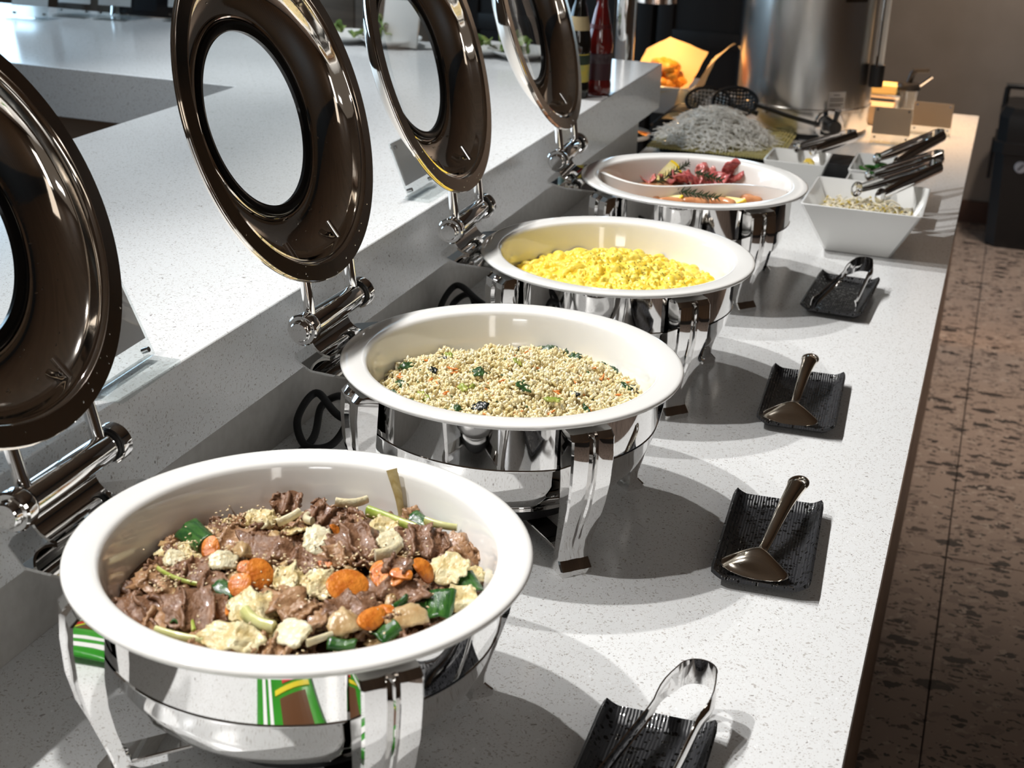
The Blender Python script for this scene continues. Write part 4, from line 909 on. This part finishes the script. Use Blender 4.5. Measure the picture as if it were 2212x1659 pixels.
# ================================================================== FRIED SNACK BASKET
def square_bowl(name, label, cat, x, y, hx, hy, bx_, by_, h, m_, rz=0, group=None, th=.005):
    V = []; F = []; rings = [(bx_-.004,by_-.004,0),(bx_,by_,.002),(hx,hy,h-.001),(hx-.001,hy-.001,h),(hx-th+.001,hy-th+.001,h),(hx-th,hy-th,h-.001),(bx_-th*.6,by_-th*.6,.007)]
    for a, b, z in rings: 
        c = .006
        V += [(-a+c,-b,z),(a-c,-b,z),(a,-b+c,z),(a,b-c,z),(a-c,b,z),(-a+c,b,z),(-a,b-c,z),(-a,-b+c,z)]
    for i in range(len(rings)-1):
        for k in range(8): F.append((i*8+k, i*8+(k+1)%8, i*8+8+(k+1)%8, i*8+8+k))
    F.append(tuple(range(8))[::-1]); n_ = len(rings)-1; F.append(tuple(n_*8+k for k in range(8)))
    o = build(name, V, F, m_, sharp=40); o.location = (x,y,Z0); o.rotation_euler = (0,0,rz); return tag(o, label, cat, group)
square_bowl('snack_dish', 'white square dish under the paper-lined fried snacks', 'dish', -0.435, 3.235, .105, .10, .075, .07, .085, CERAM)
PARCH = mat('parchment_paper', (0.78,0.56,0.28), .6, sss=.1)
def paper(label, pts, m_=PARCH):
    P = np.array(pts, float)                        # coarse grid, refined bilinearly
    nu, nv = P.shape[:2]; A = np.zeros((13,13,3))
    for i in range(13):
        for j in range(13):
            u = i/12*(nu-1); v = j/12*(nv-1); a, b = min(int(u),nu-2), min(int(v),nv-2); fu, fv_ = u-a, v-b
            A[i,j] = P[a,b]*(1-fu)*(1-fv_)+P[a+1,b]*fu*(1-fv_)+P[a,b+1]*(1-fu)*fv_+P[a+1,b+1]*fu*fv_
            A[i,j] += .003*np.array([nz(i*.4,j*.4,1),nz(i*.4,j*.4,2),nz(i*.4,j*.4,3)])
    o = MB().sheet(A, .0008).obj('parchment_sheet', m_, sharp=60); return tag(o, label, 'paper', 'parchment sheets around the fried food')
z = Z0
paper('large yellow parchment sheet lining the fried snack dish', [[(-.53,3.14,z+.09),(-.43,3.135,z+.068),(-.34,3.14,z+.088)],[(-.525,3.24,z+.11),(-.43,3.235,z+.03),(-.345,3.235,z+.10)],[(-.52,3.34,z+.16),(-.45,3.345,z+.20),(-.33,3.34,z+.165)]])
paper('pointed parchment corner rising right of the fried snacks', [[(-.345,3.18,z+.055),(-.335,3.26,z+.06),(-.33,3.33,z+.07)],[(-.30,3.19,z+.14),(-.30,3.26,z+.155),(-.30,3.33,z+.16)],[(-.245,3.23,z+.205),(-.24,3.25,z+.21),(-.235,3.27,z+.208)]])
paper('folded parchment corner hanging in front of the snack dish', [[(-.36,3.12,z+.085),(-.33,3.10,z+.085)],[(-.37,3.09,z+.03),(-.27,3.085,z+.012)],[(-.40,3.075,z+.004),(-.26,3.07,z+.004)]])
FRY = mat('fried_batter', (0.75,0.27,0.02), .5, noise_col=(0.85,0.40,0.05), nscale=60, bump=.5, bscale=150)
def blob(seed, r): 
    V, F = ellip(12, 7); V = [(v*r*np.array([1.25,.9,.75])*(1+.22*nz(v[0]*1.6+seed,v[1]*1.6,v[2]*1.6))) for v in V]; return MB().add(V, F)
fm = []
for k in range(4):
    o = blob(k*3.3, .024).obj('fried_snack', FRY, sharp=0); fm.append(o.data); bpy.data.objects.remove(o)
for k in range(26):
    a = RS.uniform(0,6.28); r = .062*math.sqrt(RS.uniform(0,1)); lay = k//10
    x, y = -.445+r*math.cos(a)*(1-.15*lay), 3.225+r*math.sin(a)*(1-.15*lay)
    o = bpy.data.objects.new('fried_snack', fm[k % 4]); COL.objects.link(o); o.location = (x, y, Z0+.085+.022*lay+.30*max(0,-.445-x)); o.rotation_euler = (RS.uniform(-.5,.5),RS.uniform(-.5,.5),a)
    tag(o, 'orange fried snack piece in the paper-lined dish', 'fried snack', 'orange fried snacks')
# dish and papers behind the urn
square_bowl('snack_dish', 'white square dish half hidden behind the left side of the urn', 'dish', -0.14, 3.52, .085, .075, .06, .05, .07, CERAM)
paper('parchment corner sticking out behind the left side of the urn', [[(-.20,3.46,z+.075),(-.12,3.46,z+.075)],[(-.235,3.47,z+.13),(-.12,3.48,z+.14)],[(-.265,3.48,z+.172),(-.20,3.50,z+.155)]])

# ================================================================== URN
un = thing('drink_urn', 'tall brushed steel drink urn with a sight gauge', 'urn', (-0.012, 3.185, Z0)); R = .192
MB().lathe([(0,.012),(R-.006,.012),(R-.002,.015),(R,.02),(R,.078),(R+.003,.080),(R+.003,.084),(R-.001,.086),(R-.001,.60),(R-.010,.612),(0,.615)], 128).obj('body', BRUSHED, un, sharp=30)
MB().lathe([(R-.01,0),(R-.004,0),(R-.004,.011),(R-.01,.012)], 64).obj('foot_ring', BLACKP, un)
lid_ = MB().lathe([(0,.66),(.06,.658),(.16,.64),(R-.012,.622),(R-.012,.6155),(0,.6155)], 64).obj('urn_lid', BRUSHED, un); MB().lathe([(0,.70),(.022,.697),(.026,.68),(.016,.665),(.014,.659)], 24).obj('lid_knob', BLACKP, lid_)
ga = -0.30
def at_ang(a, r, z): return Vector((r*math.cos(a), r*math.sin(a), z))
MB().tube([at_ang(ga,R+.022,.20), at_ang(ga,R+.022,.56)], .015, 20).obj('sight_tube', mat('milky_tube', (0.62,0.62,0.60), .15), un)
for zz in (.175,.575): MB().tube([at_ang(ga,R+.022,zz-.030), at_ang(ga,R+.022,zz+.030)], .020, 20).obj('gauge_bracket', BLACKP, un)
for sgn in (-1,1): MB().tube([at_ang(ga+sgn*.085,R+.026,.20), at_ang(ga+sgn*.085,R+.026,.56)], .004, 8).obj('gauge_guard', CHROME, un)
fa = -1.02
tp = MB(); tp.tube([at_ang(fa,R-.01,.045), at_ang(fa,R+.045,.045)], .018, 20); tp.tube([at_ang(fa,R+.035,.055), at_ang(fa,R+.035,.012)], .011, 16); tp.obj('tap', BLACKP, un)
MB().lathe([(.040,0),(.043,.003),(.040,.006),(.028,.006)], 40, T(*at_ang(fa,R-.001,.046)) @ Rz(fa) @ Ry(PI/2)).obj('tap_collar', CHROME, un)
MB().tube([at_ang(fa,R+.035,.062), at_ang(fa,R+.05,.095)], [.006,.009], 12).obj('tap_lever', BLACKP, un)
def curved_label(a0, a1, z0, z1, r, m_, nm, parent):
    V = []; F = []; n = 10
    for i in range(n+1):
        a = a0+(a1-a0)*i/n; V += [at_ang(a,r,z0), at_ang(a,r,z1)]
    for i in range(n): F.append((2*i,2*i+2,2*i+3,2*i+1))
    return build(nm, V, F, m_, parent)
cl = curved_label(-1.08,-.80,.088,.135,R+.0002,mat('silver_sticker',(.42,.40,.38),.5),'caution_sticker',un)
for k, (zz, a0, a1) in enumerate([(.127,-1.0,-.90),(.117,-1.05,-.83),(.111,-1.05,-.83),(.102,-1.05,-.83),(.097,-1.05,-.86)]): curved_label(a0,a1,zz-.0018,zz+.0012,R+.0008,mat('sticker_print',(.12,.11,.10),.6),'print_line',cl)
pl_ = curved_label(-.98,-.60,.375,.44,R+.0006,mat('name_plate',(.18,.14,.10),.25,1.0),'name_plate',un)
for zz in (.376,.439): curved_label(-.98,-.60,zz-.0012,zz+.0012,R+.0012,PIN,'plate_edge',pl_)

# ================================================================== BAMBOO MAT, NOODLES, STRAINERS
BAM = mat('bamboo', (0.40,0.36,0.11), .5, noise_col=(0.56,0.50,0.22), nscale=40, stretch=(1,.1,1)); STRING = mat('mat_string', (0.62,0.58,0.36), .8)
zt = thing('bamboo_mat', 'green bamboo rolling mat on an upturned tray under the noodles', 'mat', (-0.158, 2.80, Z0), .02); hgt = .018
MB().bbox(-.150,.150,-.150,.150,0,hgt-.001,.006,2).obj('tray_under', BLACKP, zt)
sl = None
for k in range(44):
    if sl is None: q = MB().tube([(0,-.19,0),(0,.19,0)], .0036, 6).obj('bamboo_stick', BAM, zt); sl = q.data
    else: q = bpy.data.objects.new('bamboo_stick', sl); COL.objects.link(q); q.parent = zt
    q.location = (-.170+k*.0078, RS.uniform(-.002,.002), hgt+.0036 - (max(0,k-38)*.8)**2*.0006)
for yy in (-.165,-.10,-.035,.035,.10,.165): MB().tube([(-.172+i*.0078, yy, hgt+.0075+(.001 if i % 2 else -.001)-(max(0,i-38)*.8)**2*.0006) for i in range(44)], .0012, 6).obj('string', STRING, zt)
NOOD = mat('rice_noodles', (0.93,0.92,0.87), .15, trans=.0, ior=1.38, coat=.3)
b = MB()
for k in range(900):
    a = RS.uniform(0,6.28); r = math.sqrt(RS.uniform(0,1)); x, y = -.180+.150*r*math.cos(a), 2.775+.150*r*math.sin(a); top = .078*(1-r*r)+.004
    z_ = hgt+.008+top*RS.uniform(.55,1.05); d = RS.uniform(0,6.28); cv = RS.uniform(-.09,.09); L = RS.uniform(.03,.09); pts = []
    for q in range(7):
        u = (q/6-.5); dd = d+cv*u*30; x2 = x+math.cos(d)*L*u+math.cos(d+1.57)*cv*(u*u)*1.6; y2 = y+math.sin(d)*L*u+math.sin(d+1.57)*cv*u*u*1.6
        rr = math.hypot(x2+.18, y2-2.775)/.15; pts.append((x2, y2, Z0+max(hgt+.009, z_-.05*max(0,rr*rr-r*r)+.006*nz(q*.8,k,1)+(.014*abs(u)*2 if k % 14 == 0 else 0))))
    b.tube(pts, .0013, 5)
tag(stuff(b.obj('rice_noodles', NOOD, sharp=0)), 'tangled pile of white glass noodles on the bamboo mat', 'noodles')
PERF = mat('perforated_steel', (0.35,0.34,0.32), .35, 1.0)
def strainer(label, c, rz, rx, handle, m_):
    t = thing('noodle_strainer', label, 'strainer', c, rz, 'noodle strainers behind the noodles'); t.rotation_euler = (rx,0,rz)
    # oval bowl with real holes: quad grid with every other cell left open
    V = []; F = []; nu, nv = 27, 21; hx, hy = .060, .042
    def sf(u, v): rr = min(1.0,math.hypot(u,v)); return (u*hx, v*hy, -.024*(1-rr*rr))
    idx = {}
    for i in range(nu):
        for j in range(nv):
            u, v = -1+2*i/(nu-1), -1+2*j/(nv-1)
            if math.hypot(u,v) <= 1.03: idx[i,j] = len(V); V.append(sf(u,v))
    for i in range(nu-1):
        for j in range(nv-1):
            k = [idx.get((i,j)), idx.get((i+1,j)), idx.get((i+1,j+1)), idx.get((i,j+1))]
            if None in k: continue
            if i % 2 == 1 and j % 2 == 1: continue
            F.append(tuple(k))
    o = build('perforated_bowl', V, F, PERF if m_ is PERF else BLACKP, t, sharp=0); md = o.modifiers.new('thickness','SOLIDIFY'); md.thickness = .0012
    MB().tube([(hx*1.03*math.cos(a), hy*1.03*math.sin(a), .0005) for a in np.linspace(0,2*PI,48)], .0045, 8, False).obj('rim', BLACKP, t)
    MB().tube(smooth_path(handle, 6), [.011]+[.009]*(len(handle)*6-7)+[.012], 12, flat=.6, up=(0,0,1)).obj('handle', BLACKP, t)
    return t
strainer('black noodle strainer with a long black handle behind the noodles', (-0.165,2.94,Z0+.098), 0.0, .95, [(.055,-.004,.003),(.10,-.012,-.004),(.16,-.020,-.020),(.235,-.030,-.030)], BLACKP)
strainer('grey perforated noodle strainer left of the black one', (-0.245,2.965,Z0+.088), .15, .85, [(.055,0,0),(.09,-.01,-.006),(.14,-.02,-.016)], PERF)
# wire rack at the ledge end
wr_ = thing('wire_rack', 'small black wire rack beside the end of the ledge', 'rack', (-0.352, 3.06, Z0)); 
for k in range(5): MB().tube(smooth_path([(-.05,-.08+k*.035,.004),(.0,-.075+k*.035,.045),(.06,-.09+k*.035,.04),(.085,-.10+k*.035,.004)],6), .0032, 8).obj('wire', BLACKP, wr_)
for zx in ((-.05,.004),(.085,.004)): MB().tube([(zx[0],-.11,zx[1]),(zx[0],.07,zx[1])], .0032, 8).obj('side_wire', BLACKP, wr_)

# ================================================================== SQUARE BOWLS WITH VEGETABLES
square_bowl('square_bowl', 'large white square bowl of bean sprouts at the worktop edge', 'bowl', 0.294, 1.99, .121, .132, .069, .088, .105, CERAM, 0, 'white square bowls')
square_bowl('square_bowl', 'white square bowl of green vegetables right behind the sprout bowl', 'bowl', 0.300, 2.205, .074, .062, .050, .042, .088, CERAM, 0, 'white square bowls')
square_bowl('square_bowl', 'white square bowl of green vegetables farthest back', 'bowl', 0.296, 2.395, .076, .100, .052, .070, .088, CERAM, 0, 'white square bowls')
square_bowl('square_bowl', 'white square bowl with yellow slices beside the bamboo mat', 'bowl', 0.095, 2.375, .072, .075, .045, .048, .088, CERAM, 0, 'white square bowls')
MB_ = MB().bbox(-.075,.075,-.06,.06,0,.052,.004,2).obj('black_container', BLACKP); MB_.location = (.155, 2.56, Z0); tag(MB_, 'low black container between the yellow slice bowl and the urn', 'container')
SPROUT = mat('sprout_stem', (0.78,0.70,0.50), .25, noise_col=(0.82,0.77,0.62), nscale=60, coat=.3, sss=.2); SPH = mat('sprout_head', (0.68,0.52,0.08), .4)
b = MB(); hd = []
for k in range(320):
    x, y = .294+RS.uniform(-.092,.092), 1.99+RS.uniform(-.10,.10); d = RS.uniform(0,6.28); L = RS.uniform(.025,.05); cv = RS.uniform(-.02,.02); z_ = .060+RS.uniform(0,.016)*(1-((x-.294)/.12)**2); pts = []
    for q in range(5):
        u = q/4-.5; pts.append((x+math.cos(d)*L*u-math.sin(d)*cv*u*u*3, y+math.sin(d)*L*u+math.cos(d)*cv*u*u*3, Z0+z_+.005*math.sin(u*5+k)))
    pts = [(min(.385,max(.203,p_[0])), min(2.09,max(1.89,p_[1])), p_[2]) for p_ in pts]
    b.tube(pts, [.0013,.0017,.0018,.0016,.0008], 6); hd.append(pts[0])
so = tag(stuff(b.obj('bean_sprouts', SPROUT, sharp=0)), 'pale bean sprouts filling the large square bowl', 'bean sprouts')
hs = stuff(scatter('sprout_heads', hd, [(.0034,.0022,.0020)]*len(hd), SPH)); hs.parent = so
bedm = MB().bbox(-.085,.085,-.10,.10,0,.022,.008,2).obj('sprout_bed', SPROUT); bedm.location = (.294,1.99,Z0+.038); bedm.scale = (.9,.93,1); bedm.parent = so; stuff(bedm)
GV = mat('green_chilli', (0.015,0.075,0.012), .2, noise_col=(.05,.16,.03), nscale=40, coat=.4); GVI = mat('chilli_flesh', (.45,.52,.22), .3)
def ring_piece(c, rz, r, tilt):
    t = thing('green_pepper_ring', 'x', 'vegetable', c, rz); t.rotation_euler = (tilt,.2,rz)
    MB().tube([(r*math.cos(a), r*.85*math.sin(a), 0) for a in np.linspace(0,2*PI,22)], .0055, 8, False, flat=1.6).obj('skin', GV, t)
    MB().tube([((r-.004)*math.cos(a), (r-.004)*.85*math.sin(a), 0) for a in np.linspace(0,2*PI,22)], .0030, 8, False, flat=1.5).obj('flesh', GVI, t)
    return t
for k in range(9):
    c = (.262+RS.uniform(-.012,.05), 2.385+RS.uniform(-.05,.05), Z0+.055+.009*(k//3)); tag(ring_piece(c, RS.uniform(0,6), .017, RS.uniform(-.6,.6)), 'green pepper ring in the farthest back white bowl', 'vegetable', 'pepper rings in the back bowl')
for k in range(7):
    c = (.285+RS.uniform(-.025,.03), 2.205+RS.uniform(-.02,.02), Z0+.058+.009*(k//3)); tag(ring_piece(c, RS.uniform(0,6), .017, RS.uniform(-.6,.6)), 'green pepper ring in the bowl right behind the sprouts', 'vegetable', 'pepper rings in the middle bowl')
YS = mat('yellow_slices', (0.82,0.55,0.03), .3, noise_col=(.85,.70,.25), nscale=40)
for k in range(8):
    o = chunk(300+k, .026, .022).obj('yellow_slice', YS if k % 3 else WHITEV, sharp=0); o.location = (.095+RS.uniform(-.035,.035), 2.375+RS.uniform(-.03,.03), Z0+.064+.004*(k//3)); o.rotation_euler = (RS.uniform(0,.6),RS.uniform(-.4,.4),k); tag(o, 'yellow pickled slice in the bowl beside the bamboo mat', 'vegetable', 'yellow slices in the bowl by the mat')
def utong(label, tail, tip, spread=.030, tipr=.017):
    """utility tongs: two channel arms joined at the tail, round spoon tips"""
    tail, tip = Vector(tail), Vector(tip); t = thing('utility_tongs', label, 'tongs', tail, 0, 'utility tongs resting across the bowls'); d = tip-tail; Lh = d.length; h = d.normalized(); sd = Vector((h.y,-h.x,0)).normalized(); up = sd.cross(h).normalized()
    if up.z < 0: up = -up
    for s in (-1,1):
        n = 16; P = np.zeros((n,7,3))
        for i in range(n):
            u = i/(n-1); c = h*(Lh*u) + sd*(s*(.010+(spread-.010)*u)); w = .013 if u < .75 else .013-.004*(u-.75)/.25
            for j in range(7):
                a = PI*(j/6-.5); P[i,j] = c + up*(w*math.sin(a)) + sd*(s*.010*math.cos(a))
        ar = MB().sheet(P, .0012).obj('arm', CHROME, t, sharp=50)
        c = h*(Lh+.006) + sd*(s*(spread+.001))
        M = Matrix((h, up, sd*s)).transposed().to_4x4(); M.translation = c
        prof = [(tipr,0),(tipr*.96,.004),(tipr*.75,.007),(tipr*.45,.0078),(tipr*.40,.0072),(tipr*.72,.0058),(tipr*.92,.003),(tipr*.97,0)]
        MB().lathe(prof, 28, M, closed=True).obj('round_tip', CHROME, ar)
    pts = [sd*(.012*math.cos(a)) - h*(.014*math.sin(a)) for a in np.linspace(0,PI,9)]; P = np.zeros((9,2,3))
    for i in range(9): P[i,0] = pts[i]+up*.013; P[i,1] = pts[i]-up*.013
    MB().sheet(P, .0014).obj('tail_hinge', CHROME, t, sharp=60)
    return t
utong('utility tongs resting in the large sprout bowl', (.415,2.205,Z0+.135), (.296,2.035,Z0+.103))
utong('utility tongs lying across the middle green vegetable bowl', (.412,2.345,Z0+.128), (.300,2.215,Z0+.096), .024, .014)
utong('utility tongs lying across the farthest back green vegetable bowl', (.400,2.585,Z0+.130), (.300,2.405,Z0+.096), .024, .014)
utong('utility tongs resting over the yellow slice bowl', (.190,2.60,Z0+.105), (.105,2.43,Z0+.096), .020, .013)

# ================================================================== CARDS AND BUTTER STATION AT THE FAR END
CARD2 = mat('kraft_card', (0.42,0.32,0.23), .6)
for lab, x, y, w, h, ln in [('kraft coloured card in an acrylic stand right of the urn', .255, 3.06, .105, .095, .35), ('taller clear acrylic card stand at the far end of the worktop', .353, 3.25, .112, .085, .25)]:
    sign(lab, x, y, .05, w, h, ln, m_=CARD2, z=Z0)
bs = thing('butter_stand', 'low steel stand carrying a slab of butter at the far end', 'stand', (.19, 3.47, Z0))
MB().bbox(-.055,.055,-.05,.05,.062,.074,.002).obj('stand_plate', BRUSHED, bs)
for sx_ in (-1,1):
    for sy_ in (-1,1): MB().bbox(sx_*.045-.006,sx_*.045+.006,sy_*.04-.006,sy_*.04+.006,0,.0625,.001).obj('leg', BRUSHED, bs)
o = MB().bbox(-.042,.042,-.035,.035,0,.026,.004,3).obj('butter_slab', mat('butter', (.86,.66,.25), .4, sss=.2)); o.location = (.19,3.47,Z0+.0742); tag(o, 'pale yellow butter slab on the low steel stand', 'butter')
o = MB().bbox(-.05,.05,-.045,.045,0,.056,.002,2).obj('kraft_box', mat('kraft_box', (.50,.36,.22), .7)); o.location = (.185,3.36,Z0); tag(o, 'small kraft box between the urn and the butter stand', 'box')
jg = thing('glass_pitcher', 'small glass pitcher with a black clip lid at the far end', 'pitcher', (.262, 3.47, Z0))
MB().lathe([(0,.002),(.020,.002),(.022,.006),(.034,.088),(.036,.092),(.034,.092),(.020,.008),(0,.006)], 32).obj('glass_cup', ACRYL, jg)
MB().lathe([(0,.110),(.030,.108),(.037,.096),(.036,.088),(0,.088)], 28).obj('black_lid', BLACKP, jg)
pd = MB(); pd.tube([(0,0,.108),(.008,0,.138),(.014,0,.146)], .009, 10); pd.tube([(.010,0,.143),(.055,0,.148)], .006, 8); pd.obj('thumb_lever', BLACKP, jg)
MB().tube([(.030,0,.100),(.050,0,.118),(.066,0,.132)], .005, 8).obj('spout', CHROME, jg)

# ================================================================== BIN
bn = thing('waste_bin', 'tall black plastic bin with a swing handle by the back wall', 'bin', (.735, 5.45, 0)); hw = .19
V = []; F = []; rings = [(.165,.14,0),(.17,.145,.01),(.188,.165,.40),(.188,.165,.405),(.197,.175,.41),(.197,.175,.455),(.188,.165,.46),(.192,.168,.56),(.175,.15,.60)]
for a, b_, z_ in rings:
    c = .04; V += [(-a+c,-b_,z_),(a-c,-b_,z_),(a,-b_+c,z_),(a,b_-c,z_),(a-c,b_,z_),(-a+c,b_,z_),(-a,b_-c,z_),(-a,-b_+c,z_)]
for i in range(len(rings)-1):
    for k in range(8): F.append((i*8+k, i*8+(k+1)%8, i*8+8+(k+1)%8, i*8+8+k))
F.append(tuple(range(8))[::-1]); F.append(tuple((len(rings)-1)*8+k for k in range(8)))
build('bin_body', V, F, BLACKP, bn, sharp=30)
MB().tube(smooth_path([(-.178,-.02,.56),(-.176,-.02,.655),(-.165,-.02,.668),(0,-.02,.668),(.165,-.02,.668),(.176,-.02,.655),(.178,-.02,.56)],5), .012, 10).obj('handle', BLACKP, bn)
for s in (-1,1): MB().bbox(s*.198-.008,s*.198+.008,-.03,.03,.27,.44,.003).obj('side_clip', BLACKP, bn)
em = MB().lathe([(0,.003),(.024,.003),(.026,0),(0,0)], 28, T(-.075,-.163,.36) @ Rx(PI/2)).obj('round_emblem', mat('emblem_grey', (.35,.37,.42), .4), bn)
MB().bbox(-.003,.003,-.0045,-.003,-.016,.016,.0005,1,T(-.075,-.163,.36) @ Ry(.7)).obj('emblem_mark', BLACKP, em)

# ================================================================== FAR ARM OF THE LEDGE
PLATE = CERAM
def plate(label, x, y, r=.11, green=True):
    o = MB().lathe([(0,.004),(r*.55,.004),(r*.95,.020),(r,.022),(r*.98,.018),(r*.58,0),(0,0)], 48).obj('plate', PLATE); o.location = (x,y,ZL); return tag(o, label, 'plate', 'white plates along the far edge')
LET = mat('lettuce', (0.10,0.20,0.03), .4, noise_col=(.32,.40,.12), nscale=40)
def salad(label, x, y, n_=7, s=.05):
    t = thing('salad_heap', label, 'salad', (x,y,ZL+.006))
    for k in range(n_):
        o = crumple(s, s*.8, .016, 400+k+x*10, .001, 40, 12, 10, .012).obj('lettuce_leaf', LET, t, sharp=0); o.location = (RS.uniform(-.035,.035),RS.uniform(-.03,.03),.014+.006*k); o.rotation_euler = (RS.uniform(-.7,.7),RS.uniform(-.7,.7),k*1.3)
for k, (px, py, lab, sal) in enumerate([(760,85,'white plate seen right of the second lid on the far edge','few lettuce leaves on the plate right of the second lid'),(865,90,'white plate seen through the third lid window','green salad on the plate seen through the third lid window'),(1060,108,'white plate between the third and fourth lids','lettuce leaf on the plate between the third and fourth lids'),(1150,112,'white plate seen through the fourth lid window','green salad on the plate seen through the fourth lid window')]):
    c = at(px, py, .2375); plate(lab, c.x, min(c.y, 2.50), .085); salad(sal, c.x, min(c.y,2.50), 3 if k in (0,2) else 7)
c = at(925, 90, .2375); o = MB().bbox(-.05,.05,-.006,.006,0,.12,.003,2,Rx(-.25)).obj('menu_board', CERAM); o.location = (c.x-.02, 2.46, ZL+.004); tag(o, 'small white board standing behind the salad plates', 'board')
for k, (px, py, w_, h_, lab) in enumerate([(62,42,.11,.15,'white menu card in clear stand at the far left of the far counter'),(158,36,.10,.15,'white menu card in clear stand, second from the left on the far counter'),(245,42,.10,.15,'white menu card in clear stand, third from the left on the far counter'),(392,46,.09,.15,'white menu card in clear stand beside the second lid')]):
    c = at(px, py, .2375); sign(lab, c.x, c.y, .12, w_, h_, .25, m_=mat('white_card', (.72,.74,.76), .5), z=ZL)
pho = thing('tablet_stand', 'dark screen leaning in a stand on the far counter', 'tablet', tuple(at(320,36,.2375)), .1)
MB().bbox(-.09,.09,-.005,.005,.004,.13,.003,2,Rx(-.3)).obj('screen', mat('dark_screen', (.01,.01,.012), .15), pho); MB().bbox(-.095,.095,-.03,.03,0,.006,.002).obj('stand_foot', CHROME, pho)
MB().tube([(-.10,-.02,0),(-.102,.02,.14)], .006, 8).obj('stand_post', CHROME, pho)
c = at(160, 268, -.45); bx1 = thing('cardboard_box', 'open cardboard box stored in the dark under the far counter', 'box', (-2.05, 2.15, .331), .5)
KR = mat('cardboard', (.34,.26,.19), .8)
for a in ((-.16,.16,-.12,-.115,0,.28),(-.16,.16,.115,.12,0,.28),(-.16,-.155,-.12,.12,0,.28),(.155,.16,-.12,.12,0,.28),(-.16,.16,-.12,.12,0,.005)): MB().box(*a).obj('box_panel', KR, bx1, smooth=False)
MB().box(-.16,.16,-.003,.003,0,.12, T(0,-.12,.28) @ Rx(.9)).obj('flap', KR, bx1, smooth=False)

# snack packets on the worktop in front of the nearest dish (seen mirrored in its steel)
GP = mat('green_wrapper', (0.03,0.24,0.02), .22, noise_col=(.05,.33,.03), nscale=8, bump=.3, bscale=30, coat=.4); WP = mat('white_print', (.8,.8,.78), .4); RP = mat('red_print', (.6,.02,.03), .4); YP = mat('yellow_print', (.75,.6,.03), .4); BP = mat('brown_print', (.12,.05,.02), .4)
for k, (x, y, rz, lab) in enumerate([(.10,-.225,.08,'green snack packet lying in front of the nearest chafing dish')]):
    t = thing('snack_packet', lab, 'snack packet', (x,y,Z0), rz); n = 15; P = np.zeros((n,11,3)); M = T(0,0,.018) @ Rx(1.5)
    for sgn, nm in ((1,'front_film'),(-1,'back_film')):
        for i in range(n):
            for j in range(11):
                u, v = -1+2*i/(n-1), j/10; P[i,j] = M @ Vector((u*.075, sgn*.016*(1-u*u)*math.sin(PI*v)+.001*sgn, v*.20))
        o = MB().sheet(P, .0005).obj(nm, GP, t, sharp=0)
    for nm, a, m_ in [('white_stripe',(-.060,-.052,.02,.18),WP),('white_stripe',(-.045,-.038,.02,.18),WP),('red_badge',(-.01,.05,.125,.165),RP),('yellow_band',(-.03,.06,.112,.120),YP),('picture',(-.02,.045,.05,.105),BP),('white_panel',(-.03,.0,.025,.04),WP),('white_panel',(.02,.05,.025,.04),WP)]:
        Q = np.zeros((7,7,3))
        for i in range(7):
            for j in range(7):
                x_ = a[0]+(a[1]-a[0])*i/6; v_ = (a[2]+(a[3]-a[2])*j/6)/.20; u_ = x_/.075; Q[i,j] = M @ Vector((x_, .016*(1-u_*u_)*math.sin(PI*v_)+.0022, v_*.20))
        MB().sheet(Q, .0004).obj(nm, m_, t, smooth=False)
